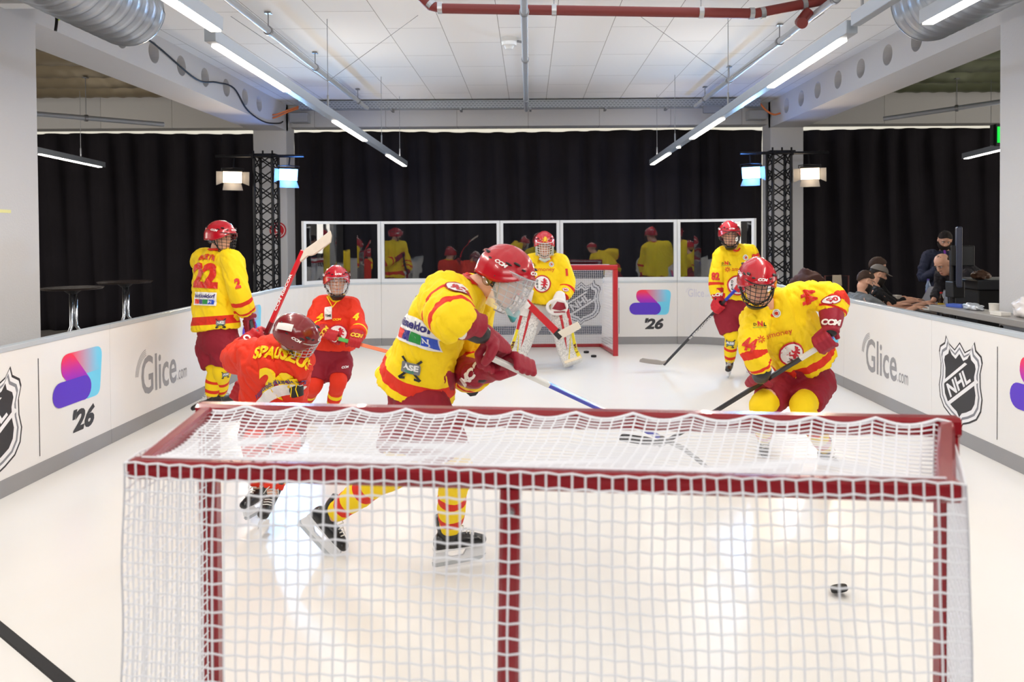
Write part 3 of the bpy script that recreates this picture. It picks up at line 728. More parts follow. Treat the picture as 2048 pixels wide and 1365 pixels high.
smallbox('junction_box', 'light grey junction box on the back beam beside the left column', 'junction box', (-4.02, 12.82, H(1.93)), (-3.72, YB+.149, H(2.08)), gb)
smallbox('junction_box', 'light grey junction box on the back beam beside the right column', 'junction box', (3.72, 12.82, H(1.93)), (4.02, YB+.149, H(2.08)), gb)
smallbox('valve_box', 'small steel valve unit under the cable tray on the right', 'valve', (2.85, 12.4, H(1.97)), (3.15, 12.45, H(2.09)), steelw)
# speaker / smoke detectors
t = thing('ceiling_detector', 'round white unit on the ceiling beside the middle pipe', 'ceiling unit', tuple(P(1018, 78, 8.7)))
c = P(1018, 76, 8.65); bm = bmesh.new(); wp = mat('white_plastic', srgb(230, 232, 232), .4)
bmesh.ops.create_cone(bm, cap_ends=True, segments=32, radius1=.085, radius2=.09, depth=.09, matrix=Matrix.Translation((c.x, c.y, CEIL-.045))); bmesh.ops.create_cone(bm, cap_ends=True, segments=32, radius1=.04, radius2=.06, depth=.04, matrix=Matrix.Translation((c.x, c.y, CEIL-.11))); obj('housing', bm, wp, t, smooth='auto')
bm = bmesh.new(); tube(bm, [(c.x+.09, c.y, CEIL-.04), (c.x+.15, c.y, CEIL-.05), (c.x+.165, c.y+.05, CEIL-.03), (c.x+.165, 12.3, CEIL-.03)], .014, 8); obj('conduit', bm, steelw, t)
t = thing('small_detector', 'small white numbered detector above the cable tray', 'detector', tuple(P(1023, 180, 11.9)))
c = P(1023, 170, 12.0); bm = bmesh.new(); bmesh.ops.create_cone(bm, cap_ends=True, segments=20, radius1=.035, radius2=.055, depth=.06, matrix=Matrix.Translation(c)); tube(bm, [c, (c.x, c.y, CEIL)], .012, 6); obj('housing', bm, wp, t)
pr = Print(); pr.text('042', c.x, c.z-.005, .07, .03, BLK, bold=.05); pr.build('number', lambda x, y, o: Vector((x, c.y-.06-o, y)), 1, t)
# cables
blkp = mat('black_cable', srgb(22, 22, 24), .5); orc = mat('orange_cable', srgb(226, 122, 60), .5)
def cable(pts, r, m, label):
    p, rr = smoothpath(pts, [r]*len(pts), 6); bm = bmesh.new(); tube(bm, p, r, 6); return tag(obj('cable', bm, m, smooth=True), label, 'cable')
xw = -X0+.012
cable([Vector((xw, y, CAMZ+h)) for y, h in ((7.4, 2.2), (8.35, 2.12), (9.4, 1.95), (10.0, 2.03), (10.6, 2.07), (11.1, 1.85), (11.8, 1.78), (12.5, 1.86), (12.7, 1.92))], .011, blkp, 'black cable draped along the left beam past the round recesses')
for i, r0 in enumerate((0, 1)):
    cable([Vector((-3.74+.0*i, 12.5, H(2.14-.03*i))), Vector((-3.9, 12.4, H(2.06-.03*i))), Vector((-4.04, 12.3, H(1.98-.04*i))), Vector((-4.085, 12.2, H(1.95-.05*i)))], .013, orc, 'orange cable from the tray to the left beam, %s of the pair' % ('upper', 'lower')[i])
cable([Vector((3.8, 12.5, H(2.14))), Vector((3.88, 12.4, H(2.0))), Vector((3.98, 12.35, H(1.93))), Vector((4.085, 12.35, H(1.95)))], .016, orc, 'orange cable sagging from the tray to the right beam')
cable([P(96, -20, 6.0), P(104, 12, 6.0), P(113, 35, 6.0), P(111, 62, 6.0)], .012, blkp, 'short black cable end dangling at the top left')
cable([P(70, 2, 6.06), P(90, 5, 6.05), P(106, 15, 6.04), P(118, 40, 6.04)], .012, mat('yellow_green_cable', srgb(190, 220, 60), .5), 'yellow-green cable curling at the top left')
# ------------------------------------------------------------------ trusses and stage lamps
trm = mat('black_truss_paint', srgb(22, 23, 28), .4, metal=.2)
def truss(x, y, top_, label):
    t = thing('truss_tower', label, 'truss tower', (x, y, 0), group='black truss towers before the far columns')
    w = .145
    for sx in (-1, 1):
        for sy in (-1, 1):
            bm = bmesh.new(); tube(bm, [(x+sx*w, y+sy*w, .03), (x+sx*w, y+sy*w, top_)], .025, 10); obj('chord', bm, trm, t, smooth='auto')
    bm = bmesh.new(); n = int(top_/.24); h = top_/n
    for i in range(n):
        z = i*h; k = 1 if i % 2 else -1
        for a, b in (((-w, -w), (w, -w)), ((w, -w), (w, w)), ((w, w), (-w, w)), ((-w, w), (-w, -w))):
            tube(bm, [(x+a[0], y+a[1], z+.04), (x+b[0], y+b[1], z+h)], .010, 6)
            tube(bm, [(x+b[0], y+b[1], z+.04), (x+a[0], y+a[1], z+h)], .010, 6)
    obj('lattice', bm, trm, t)
    bm = bmesh.new(); bb(bm, (x-.3, y-.25, -.03), (x+.3, y+.25, 0)); obj('base_plate', bm, trm, t)
    bm = bmesh.new(); bb(bm, (x-.2, y-.2, top_), (x+.2, y+.2, top_+.02)); 
    for sx in (-1, 0, 1): tube(bm, [(x+sx*.15, y-.15, top_+.02), (x+sx*.15, y-.15, top_+.07)], .015, 6)
    obj('top_plate', bm, trm, t)
    return t
TY = 12.25
trl = truss(-4.22, TY, H(1.30), 'black lattice truss tower before the far left column')
trr = truss(4.03, TY, H(1.30), 'black lattice truss tower before the far right column')
for s, x, a, b, lab in ((-1, -4.22, -4.95, -3.55, 'black cross pipe carrying the two left stage lamps'), (1, 4.03, 3.35, 4.75, 'black cross pipe carrying the two right stage lamps')):
    bm = bmesh.new(); tube(bm, [(a, TY-.2, H(1.275)), (b, TY-.2, H(1.275))], .024, 10)
    for q in (-.14, .14): bx(bm, (x+q, TY-.19, H(1.275)), (.04, .08, .07))
    tag(obj('cross_pipe', bm, trm), lab, 'lamp pipe', 'cross pipes on the trusses')
def stage_lamp(px, py, aim, label, ecol, st, power, hue, doors, roll=0):
    c = P(px, py, TY-.28); t = thing('stage_lamp', label, 'stage lamp', tuple(c))
    d = (Vector(aim)-c).normalized(); R = d.to_track_quat('-Z', 'Y').to_matrix() @ Matrix.Rotation(roll, 3, 'Z')
    X, Y, Z = R.col[0], R.col[1], R.col[2]
    def bxl(bm, cc, s): bx(bm, c+X*cc[0]+Y*cc[1]+Z*cc[2], s, R)
    em = mat('lamp_face_'+hue, ecol, .5, emit=st, ecol=ecol)
    bm = bmesh.new(); bxl(bm, (0, 0, .08), (.30, .20, .13)); bxl(bm, (0, 0, .15), (.2, .12, .06)); obj('lamp_body', bm, trm, t, bevel=.01)
    bm = bmesh.new(); bxl(bm, (0, 0, .008), (.28, .18, .012)); obj('lamp_face', bm, em, t)
    dm = mat('barn_door_inside', srgb(120, 118, 116), .6)
    for k, on in enumerate(doors):
        if not on: continue
        bm = bmesh.new()
        u, v, L, Wd2 = ((X, Y, .10, .10), (X*-1, Y, .10, .10), (Y, X, .095, .13), (Y*-1, X, .095, .13))[k]
        a0 = c+u*L-Z*.0; a1 = a0+u*.09-Z*.10
        ringloft(bm, [[a0-v*Wd2, a0+v*Wd2, a0+v*Wd2+u*.003, a0-v*Wd2+u*.003], [a1-v*Wd2*1.15, a1+v*Wd2*1.15, a1+v*Wd2*1.15+u*.003, a1-v*Wd2*1.15+u*.003]] if k > 1 else
                 [[a0+u*.05-v*.09, a0+u*.05+v*.09, a0+u*.053+v*.09, a0+u*.053-v*.09], [a1+u*.05-v*.11, a1+u*.05+v*.11, a1+u*.053+v*.11, a1+u*.053-v*.11]])
        obj('barn_door', bm, dm, t)
    bm = bmesh.new(); top_ = Vector((c.x, TY-.2, H(1.27)))
    for s in (-1, 1): tube(bm, [c+X*s*.165+Z*.06, c+X*s*.165+Vector((0, .02, .14)), c+Vector((0, .03, .15))], .009, 6)
    tube(bm, [c+Vector((0, .03, .15)), top_], .012, 6); obj('yoke', bm, trm, t)
    l = bpy.data.lights.new('lamp_light', 'AREA'); l.shape = 'RECTANGLE'; l.size = .26; l.size_y = .16; l.energy = power; l.color = ecol[:3]; l.spread = radians(125)
    lo = bpy.data.objects.new('lamp_light', l); COL.objects.link(lo); lo.location = c+d*.03; lo.rotation_euler = R.to_euler()
    l = bpy.data.lights.new('lamp_spill', 'POINT'); l.energy = power*(.6 if hue == 'blue' else .1); l.color = (.10, .32, 1) if hue == 'blue' else ecol[:3]; l.shadow_soft_size = .05
    lo = bpy.data.objects.new('lamp_spill', l); COL.objects.link(lo); lo.location = c+d*.10
warm = (1, .80, .58, 1); blu = (.30, .62, 1, 1)
stage_lamp(465, 355, (-1.5, 5, .5), 'warm white stage lamp with open flaps on the left truss', warm, 3, 30, 'warm', (1, 1, 0, 1))
stage_lamp(577, 350, (.5, 5, .6), 'blue-white stage lamp on the left truss', blu, 5, 42, 'blue', (1, 0, 0, 1))
stage_lamp(1502, 346, (-.5, 5, .6), 'blue-white stage lamp on the right truss', blu, 5, 42, 'blue', (0, 1, 0, 1))
stage_lamp(1620, 348, (1.5, 5, .5), 'warm white stage lamp with open flaps on the right truss', warm, 3, 30, 'warm', (1, 1, 0, 1))
# round sign on the far left column
pr = Print(); pr.poly(circ(0, 0, .14), srgb(200, 30, 45)).poly(circ(0, 0, .118), srgb(235, 235, 235), 1).poly(circ(0, 0, .105), srgb(200, 30, 45), 2).text('F', -.0, .02, .07, .08, srgb(240, 240, 240), 3, bold=.04).text('1895', 0, -.06, .12, .035, srgb(240, 240, 240), 3, bold=.03)
c = P(556, 461, YB-.001)
bm = bmesh.new(); bmesh.ops.create_cone(bm, cap_ends=True, segments=36, radius1=.14, radius2=.14, depth=.006, matrix=Matrix.Translation((c.x, YB-.003, c.z)) @ Matrix.Rotation(pi/2, 4, 'X'))
sg = obj('round_sign', bm, goalred); tag(sg, 'round red and white club sign stuck on the far left column', 'sign'); pr.build('sign_print', lambda x, y, o: Vector((c.x+x, YB-.0062-o, c.z+y)), 1, sg)
# green exit sign at the right
t = thing('exit_sign', 'green lit exit sign hanging at the right, cut by the near column', 'exit sign', tuple(P(2010, 272, 10.5)))
c = P(2012, 270, 10.5); bm = bmesh.new(); bx(bm, c, (.30, .06, .30)); bx(bm, c+Vector((-.17, .02, 0)), (.05, .05, .28)); obj('housing', bm, mat('dark_sign_housing', srgb(40, 44, 46), .5), t)
bm = bmesh.new(); bx(bm, c+Vector((0, -.034, 0)), (.28, .006, .22)); obj('sign_face', bm, mat('green_lit_face', srgb(20, 220, 70), .4, emit=1.2), t)
bm = bmesh.new(); tube(bm, [c+Vector((0, 0, .15)), (c.x, c.y, 3.95)], .008, 6); obj('hanger', bm, steelw, t)
# tape on the near left column
bm = bmesh.new(); bb(bm, (-X0, 5.85, CAMZ+.20), (-X0+.002, 6.02, CAMZ+.225)); tag(obj('tape_strip', bm, mat('yellow_tape', srgb(235, 232, 160), .5)), 'pale yellow tape strip on the near left column', 'tape')
# bar tables
chrome = mat('chrome', srgb(205, 208, 214), .15, metal=.95); dkt = mat('dark_table_top', srgb(44, 32, 28), .25)
def bartable(px, py, y, label):
    c = P(px, py, y); zt = c.z; t = thing('bar_table', label, 'bar table', (c.x, c.y, -.03), group='bar tables in the left bay')
    bm = bmesh.new(); bmesh.ops.create_cone(bm, cap_ends=True, segments=40, radius1=.29, radius2=.31, depth=.022, matrix=Matrix.Translation((c.x, c.y, zt-.011))); obj('table_top', bm, dkt, t, bevel=.004)
    bm = bmesh.new(); bmesh.ops.create_cone(bm, cap_ends=True, segments=16, radius1=.04, radius2=.10, depth=.05, matrix=Matrix.Translation((c.x, c.y, zt-.048))); obj('mount', bm, trm, t)
    for k in range(3):
        a = 2*pi*k/3+.5; u = Vector((cos(a), sin(a), 0)); q = Vector((c.x, c.y, 0))
        bm = bmesh.new(); tube(bm, [q+u*.028+Vector((0, 0, zt-.07)), q+u*.028+Vector((0, 0, zt-.42)), q+u*.06+Vector((0, 0, zt-.47)), q+u*.33+Vector((0, 0, -.02))], .019, 10); obj('leg', bm, chrome, t, smooth=True)
bartable(145, 575, 8.3, 'dark round bar table with chrome legs, nearer of the two in the left bay')
bartable(250, 563, 9.3, 'dark round bar table with chrome legs, farther of the two in the left bay')
smallbox('wall_unit', 'white louvred unit on the near left column at the top corner of the frame', 'wall unit', tuple(P(-30, -12, 5.86)-Vector((.08, .0, .0))), tuple(P(56, 10, 5.9)+Vector((0, .1, 0))), wp)
# ------------------------------------------------------------------ figures
V3 = Vector
skin = mat('skin', srgb(232, 178, 150), .55, var=.08, vscale=8)
helred = mat('red_helmet_shell', srgb(184, 16, 36), .25, coat=.4)
heldark = mat('dark_red_helmet_shell', srgb(120, 18, 26), .25, coat=.4)
blk = mat('black_plastic', srgb(20, 20, 22), .45); chromew = mat('cage_wire_chrome', srgb(190, 192, 198), .3, metal=.8); cageblk = mat('cage_wire_black', srgb(28, 28, 32), .35)
maroon = mat('maroon_cloth', MAR, .75, bump=.3, bscale=25); gmar = mat('maroon_glove', srgb(150, 14, 42), .6, bump=.25, bscale=60); gred = mat('red_glove', srgb(196, 18, 40), .55, bump=.25, bscale=60)
boot = mat('black_boot', srgb(22, 23, 26), .3, coat=.2); holder = mat('white_holder', srgb(232, 234, 238), .35); steelb = mat('blade_steel', srgb(200, 208, 216), .2, metal=.9)
lace = mat('white_lace', srgb(230, 230, 226), .8); whitec = mat('white_cloth', srgb(236, 236, 234), .8)
eyew = mat('eye_white', srgb(235, 232, 228), .3); iris = mat('iris_dark', srgb(40, 28, 22), .2); brow = mat('brown_hair', srgb(70, 46, 30), .8, bump=.5, bscale=80, stretch=(1, 1, .3)); lipm = mat('lip', srgb(190, 105, 100), .5)
clearp = glass_mat('clear_ear_guard', .12, (.85, .87, .95, 1))
R4 = srgb(222, 44, 18)
yj = stripe_mat('yellow_jersey', [(0, YEL), (.035, R4), (.085, YEL), (.872, R4), (.90, YEL), (.955, R4), (.975, YEL)])
yjf = stripe_mat('yellow_jersey_close', [(0, YEL), (.035, R4), (.085, YEL), (.78, R4), (.808, YEL), (.90, R4), (.928, YEL)])
yj2 = stripe_mat('yellow_jersey_clean', [(0, YEL), (.872, R4), (.90, YEL), (.99, R4)])
oj = stripe_mat('orange_jersey', [(0, srgb(228, 48, 12)), (.93, YEL), (.955, srgb(228, 48, 12))])
ys = stripe_mat('yellow_sock', [(0, YEL), (.52, R4), (.62, YEL), (.80, R4), (.90, YEL)], bump=.25)
os_ = stripe_mat('orange_sock', [(0, srgb(228, 48, 12)), (.55, YEL), (.66, srgb(228, 48, 12)), (.78, YEL), (.89, srgb(228, 48, 12))], bump=.25)
def basis(face, up):
    Y = V3(face).normalized(); Z = V3(up); Z = (Z-Y*Z.dot(Y)).normalized(); X = Y.cross(Z); return X, Y, Z
class HeadF:
    def __init__(s, c, face, up, sc=1.0): s.c = c; s.X, s.Y, s.Z = basis(face, up); s.s = sc
    def __call__(s, x, y, z): return s.c+(s.X*x+s.Y*y+s.Z*z)*s.s
HP = [(-.128,.022,.066,.030),(-.118,.040,.080,.010),(-.10,.052,.088,-.015),(-.07,.061,.086,-.05),(-.04,.067,.083,-.072),(-.01,.072,.080,-.086),(.02,.076,.083,-.095),(.05,.077,.084,-.097),(.075,.073,.075,-.09),(.098,.058,.052,-.07),(.113,.036,.026,-.045),(.119,.012,.0,-.02)]
def head_geo(bm, H):
    rings = []
    for z, w, yf, yb in HP:
        c = (yf+yb)/2; d = (yf-yb)/2
        rings.append([H(w*cos(2*pi*k/24), c+d*sin(2*pi*k/24), z) for k in range(24)])
    ringloft(bm, rings)
    tube(bm, [H(0, .076, .03), H(0, .092, .0), H(0, .104, -.024), H(0, .086, -.034)], [.008*H.s, .011*H.s, .015*H.s, .010*H.s], 8)
    for s in (-1, 1):
        tube(bm, [H(s*.010, .088, -.03), H(s*.017, .088, -.03)], .008*H.s, 6)
        p = [H(s*(.076+.007*abs(sin(t))), -.012+.018*cos(t), -.005+.030*sin(t)) for t in [2*pi*k/10 for k in range(10)]]
        tube(bm, p, .008*H.s, 6, closed=True, cap=False); tube(bm, [H(s*.07, -.01, -.005), H(s*.078, -.012, -.005)], .016*H.s, 8)
        tube(bm, [H(s*.012, .082, .032), H(s*.034, .080, .036), H(s*.052, .070, .030)], .007*H.s, 6)
    tube(bm, [H(-.024, .078, -.066), H(0, .086, -.064), H(.024, .078, -.066)], [.005*H.s, .009*H.s, .005*H.s], 6)
    tube(bm, [H(-.018, .078, -.074), H(0, .087, -.076), H(.018, .078, -.074)], [.004*H.s, .008*H.s, .004*H.s], 6)
    tube(bm, [H(0, .068, -.10), H(0, .082, -.108)], .018*H.s, 8)
def face_parts(H, t, hair=brow, closed=False):
    for s in (-1, 1):
        bm = bmesh.new(); rot = Matrix((H.X, H.Y, H.Z)).transposed()
        ellipsoid(bm, H(s*.031, .0715, .010), (.0125*H.s, .011*H.s, .0058*H.s), rot)
        e = obj('eye', bm, eyew, t, smooth=True)
        bm = bmesh.new(); ellipsoid(bm, H(s*.031, .0810, .0085), (.0060*H.s, .004*H.s, .0054*H.s), rot, 10, 6); obj('iris', bm, iris, e, smooth=True)
        bm = bmesh.new(); tube(bm, [H(s*.014, .0895, .030), H(s*.032, .088, .035), H(s*.050, .076, .029)], [.003*H.s, .004*H.s, .002*H.s], 6); obj('eyebrow', bm, hair, t, smooth=True)
    bm = bmesh.new(); tube(bm, [H(-.020, .084, -.069), H(0, .0945, -.067), H(.020, .084, -.069)], [.002*H.s, .0055*H.s, .002*H.s], 8); obj('lips', bm, lipm, t, smooth=True)
def finger(bm, base, d, bend, L, r):
    """finger chain: base, direction, axis of curl"""
    pts = [V3(base)]; q = V3(d).normalized()
    for k, (l, a) in enumerate(((.45, .25), (.30, .55), (.25, .5))):
        q = Quaternion(bend[0], bend[1]*a) @ q; pts.append(pts[-1]+q*L*l)
    p, rr = smoothpath(pts, [r, r*.95, r*.85, r*.7], 3); tube(bm, p, rr, 8)
def hand_geo(bm, w, d, pn, side, sc=1.0, curl=1.2):
    """bare hand: wrist, pointing direction, palm normal; side = +1 thumb on d x pn"""
    d = V3(d).normalized(); pn = V3(pn); pn = (pn-d*pn.dot(d)).normalized(); a = d.cross(pn)*side
    loft(bm, [(w+d*x*sc, a, pn, u*sc, v*sc) for x, u, v in ((-.01, .026, .019), (.02, .034, .016), (.06, .042, .014), (.09, .041, .012))], 14, 2.6)
    for i, (o, L) in enumerate(((.030, .072), (.010, .080), (-.010, .075), (-.029, .060))):
        finger(bm, w+(d*.085+a*o)*sc, d+a*o*2, (d.cross(pn), curl*(1+.12*i)), L*sc, .0088*sc)
    finger(bm, w+(d*.02+a*.032)*sc, (d*.6+a*.7+pn*.35), (d.cross(pn), curl*.5), .062*sc, .0105*sc)
def body(J, t, hands=False, vox=.009, m=skin):
    H = J['H']; bm = bmesh.new(); head_geo(bm, H); k = J.get('k', 1.0)
    limb(bm, [H(0, -.02, -.07), J['neck'], J['chest']], [.055*k, .058*k, .09*k], 14)
    S_ = (J['sl']-J['sr']).normalized(); up = (J['chest']-J['pel']).normalized(); Fv = S_.cross(up).normalized()
    loft(bm, [(J['pel'].lerp(J['chest'], q), S_, Fv, a*k, b*k) for q, a, b in ((-.15, .10, .08), (0, .15, .105), (.4, .13, .10), (.8, .155, .11), (1.05, .14, .09), (1.2, .07, .06))], 18)
    for s in 'lr':
        limb(bm, [J['chest'].lerp(J['s'+s], .5), J['s'+s], J['e'+s], J['w'+s]], [.065*k, .055*k, .042*k, .030*k], 12)
        limb(bm, [J['pel'].lerp(J['h'+s], .6), J['h'+s], J['k'+s], J['a'+s]], [.09*k, .085*k, .058*k, .04*k], 12)
        if hands: d, pn, sd, cu = J['hand'+s]; hand_geo(bm, J['w'+s], d, pn, sd, k, cu)
    me = evalmesh(bm, vox*k, 2)
    for v in me.vertices:           # eye sockets
        q = v.co-H.c; x = q.dot(H.X)/H.s; y = q.dot(H.Y)/H.s; z = q.dot(H.Z)/H.s
        if y > .04 and abs(z-.008) < .03:
            w = math.exp(-(((abs(x)-.031)/.016)**2+((z-.008)/.011)**2)); v.co -= H.Y*(.010*w*H.s)
    return obj('body', me, m, t, smooth=True)
def shell(H, rx, ry, rz, yo, zo, lim, bump=None, na=56, ne=22, bot=0):
    bm = bmesh.new(); rows = []
    for j in range(ne+1):
        r = []
        for i in range(na):
            az = 2*pi*i/na; ph = radians(lim(az))*j/ne
            x, y, z = rx*sin(ph)*sin(az), ry*sin(ph)*cos(az), rz*cos(ph)
            b = 1+(bump(az, j/ne, x, y, z) if bump else 0)
            r.append(H(x*b, y*b+yo, z*b+zo))
            if j == 0: break
        rows.append([bm.verts.new(q) for q in r])
    for i in range(na): bm.faces.new((rows[0][0], rows[1][(i+1) % na], rows[1][i]))
    for j in range(1, ne):
        for i in range(na): bm.faces.new((rows[j][i], rows[j][(i+1) % na], rows[j+1][(i+1) % na], rows[j+1][i]))
    return bm
def bvh_of(o):
    me = o.data; off = WL[o.name]
    return BVHTree.FromPolygons([tuple(v.co) for v in me.vertices], [tuple(p.vertices) for p in me.polygons])
def onto(o, px, py, N, up, pr, name='print', maxlen=.02, off=.003, c=None, rng=.30, parent=None):
    """lay a print on a garment; the spot is found where the photo shows it, the print follows the cloth"""
    b = bvh_of(o); N = V3(N).normalized()
    if c is None:
        d = (P(px, py, 5)-V3(cam.location)).normalized(); hit = b.ray_cast(V3(cam.location), d)[0]
        if hit is None: hit = b.find_nearest(P(px, py, 5))[0] if True else None
        c = hit
    U = V3(up); U = (U-N*U.dot(N)).normalized(); Rr = U.cross(N)
    def fn(x, y, o_):
        q = c+Rr*x+U*y; h = b.ray_cast(q+N*rng, -N, rng*2.2)
        if h[0] is None: h = b.find_nearest(q)
        return h[0]+N*o_*.7+h[1]*(o_*.6 if h[1].dot(N) > 0 else 0)
    return pr.build(name, fn, maxlen, parent or o, off=off+.003, lay=.0022)
def visor_m():
    m = mat('clear_visor', srgb(240, 244, 248), .08); m.node_tree.nodes['Principled BSDF'].inputs['Alpha'].default_value = .22; return m  # white tint stands in for pale reflections on the clear plastic
def helmet(H, t, shellm=helred, wire=cageblk, txt='CCM', ear=True, cup=True, visor=False, wr=.0023, facew=True):
    h = H
    def lim(a):
        c = cos(a); s = abs(sin(a)); return 72*max(0, c)**2 + 108*s**2 + 116*max(0, -c)**2
    def bump(a, q, x, y, z):
        b = 0
        if abs(x) < .036 and z > -.02: b += .028*(1-max(0, (abs(x)-.026)/.010))
        if .050 < abs(x) < .062 and z > .03: b -= .02
        if abs(y+.01) < .006: b -= .025
        if q > .93: b += .03
        return b
    bm = shell(h, .108, .137, .122, -.008, .008, lim, bump); o = obj('helmet', bm, shellm, t, smooth='auto')
    s_ = o.modifiers.new('s', 'SOLIDIFY'); s_.thickness = .010*h.s; s_.offset = 1
    # vents
    rot = Matrix((h.X, h.Y, h.Z)).transposed()
    for sx in (-1, 1):
        for (x, y, z, a, b, c) in ((.080, .078, .088, .012, .020, .006), (.099, .045, .072, .008, .022, .005), (.107, -.045, .055, .006, .022, .006), (.084, -.09, .072, .012, .020, .007), (.050, .108, .075, .014, .01, .005), (.052, -.118, .07, .014, .012, .006)):
            bm = bmesh.new(); ellipsoid(bm, h(sx*x*.95, y*.95, z*.97), (a*h.s, b*h.s, c*h.s), rot, 8, 6); obj('vent', bm, blk, o, smooth=True)
    if cup or wire:
        # cage
        bm = bmesh.new(); rx, ry, zt, zb = .104, .138, .045, -.148
        def cp(az, z):
            k = 1-max(0, (-z-.06)/.09)**2*.42; return h(rx*k*sin(az), ry*k*cos(az)*.98+.006, z)
        if wire:
            zs = [zt-i*(zt-zb)/7 for i in range(8)]
            for i, z in enumerate(zs):
                A = radians(82 if i < 5 else 82-(i-4)*9); tube(bm, [cp(-A+2*A*q/16, z) for q in range(17)], (wr*1.6 if i in (0, 7) else wr)*h.s, 5)
            for a in (-80, -58, -38, -19, 0, 19, 38, 58, 80):
                A = radians(a); zz = zb+(abs(a) > 60)*.035; tube(bm, [cp(A*(1-.25*(q/10)), zt+(zz-zt)*q/10) for q in range(11)], (wr*1.6 if abs(a) == 80 else wr)*h.s, 5)
            obj('face_cage', bm, wire, o, smooth=True)
        if cup:
            bm = bmesh.new(); rings = []
            for j in range(5):
                z = -.118-.011*j; rings.append([cp(radians(-48+96*q/12), z)+h.Y*.004*h.s for q in range(13)])
            vs = [[bm.verts.new(p) for p in r] for r in rings]
            for j in range(4):
                for q in range(12): bm.faces.new((vs[j][q], vs[j][q+1], vs[j+1][q+1], vs[j+1][q]))
            c_ = obj('chin_cup', bm, blk, o, smooth=True); s_ = c_.modifiers.new('s', 'SOLIDIFY'); s_.thickness = .006
    bm = bmesh.new()
    for sx in (-1, 1):
        tube(bm, [h(sx*.112, .02, .0), h(sx*.098, .03, -.05), h(sx*.07, .055, -.10), h(0, .07, -.135)], .0042*h.s, 6, flat=1.6); tube(bm, [h(sx*.108, -.05, -.01), h(sx*.098, .0, -.05), h(sx*.095, .03, -.055)], .004*h.s, 6)
    obj('chin_strap', bm, blk, o, smooth=True)
    if ear:
        for sx in (-1, 1):
            bm = bmesh.new(); ellipsoid(bm, h(sx*.104, -.012, -.022), (.010*h.s, .038*h.s, .042*h.s), rot, 16, 10); obj('ear_guard', bm, clearp, o, smooth=True)
    if visor:
        bm = bmesh.new(); rows = []
        for j in range(7):
            z = .045-.030*j; rows.append([bm.verts.new(h(.106*sin(a), .142*cos(a)+.006, z)) for a in [radians(-80+160*q/20) for q in range(21)]])
        for j in range(6):
            for q in range(20): bm.faces.new((rows[j][q], rows[j][q+1], rows[j+1][q+1], rows[j+1][q]))
        v = obj('visor', bm, visor_m(), o, smooth=True); s_ = v.modifiers.new('s', 'SOLIDIFY'); s_.thickness = .003; s_.use_rim = False
    if txt:
        for (N, c, w) in ((h.Y*.8+h.Z*.6, h(0, .12, .07), .05), (h.X+h.Z*.4, h(.105, .02, .055), .06), (-h.X+h.Z*.4, h(-.105, .02, .055), .06), (-h.Y+h.Z*.3, h(0, -.13, .05), .05)):
            p = Print(); p.text(txt, 0, 0, w*h.s, .017*h.s, srgb(240, 240, 240), shear=.2, bold=.05); onto(o, 0, 0, N, h.Z, p, 'lettering', .02, .0135*h.s, c=c, rng=.1)
    return o
def jersey(J, t, m, vox=.0115, amp=.008, sz={}, seed=0, name='jersey'):
    k = J.get('k', 1.0); hw, hd = J.get('hemsize', (.24, .17)); hs = V3(J['hs']).normalized(); ss = (J['sr']-J['sl']).normalized()
    sl = (J['sl']+J['sr'])/2
    pts = [J['hem'], J.get('mid', J['hem'].lerp(J['chest'], .5)), J['chest'], sl.lerp(J['neck'], .25), J['neck']]
    pp, ru = smoothpath(pts, [hw*k, .225*k, .23*k, .17*k, .075*k], 4); _, rv = smoothpath(pts, [hd*k, .155*k, .15*k, .115*k, .07*k], 4)
    T, _u = frames(pp); rings = []; n = len(pp)
    for i, p in enumerate(pp):
        q = i/(n-1); s_ = hs.lerp(ss, min(1, q*1.6)); s_ = (s_-T[i]*s_.dot(T[i])).normalized(); rings.append((p, s_, T[i].cross(s_), ru[i], rv[i]))
    bm = bmesh.new(); loft(bm, rings, 28, 2.3)
    ar = J.get('arm', (.105, .098, .088, .078)); arms = []
    for s in 'lr':
        cu = J.get('c'+s, J['e'+s].lerp(J['w'+s], .8)); a = [sl.lerp(J['s'+s], .55), J['s'+s], J['e'+s], cu]; arms.append(smoothpath(a, [1]*4, 6)[0])
        p, r = smoothpath(a, [x*k for x in ar], 5); tube(bm, p, r, 16)
        ellipsoid(bm, J['s'+s], (ar[1]*k*1.05,)*3)
    me = evalmesh(bm, vox*k, 5)
    up = (pts[1]-pts[0]).normalized()
    def tb(c):
        d, q = seg_param(c, pts); best = (d/(.2*k), .5*q)
        if q < .02: best = (best[0], 0)
        for a in arms:
            d2, q2 = seg_param(c, a)
            if q2 > .3 and d2/(.1*k) < best[0]*.95: best = (d2/(.1*k), .5+.5*q2)
        return best[1]
    set_tb(me, tb); folds(me, amp*k, (6.5, 6.5, 2.6), seed)
    o = obj(name, me, m, t, smooth=True)
    # collar ring
    bm = bmesh.new(); S2 = ss; up2 = (J['neck']-J['chest']).normalized(); Fv = S2.cross(up2).normalized()
    fr = J.get('front', None)
    if fr is not None and Fv.dot(V3(fr)) < 0: Fv = -Fv
    tube(bm, [J['neck']+(S2*cos(a)*.078+Fv*sin(a)*(.088 if sin(a) > 0 else .07)-up2*(.045*max(0, sin(a))**3-.006))*k for a in [2*pi*q/24 for q in range(24)]], .010*k, 8, closed=True, cap=False)
    obj('collar', bm, J.get('collarm', mat('red_collar', R4, .8)), o, smooth=True)
    return o
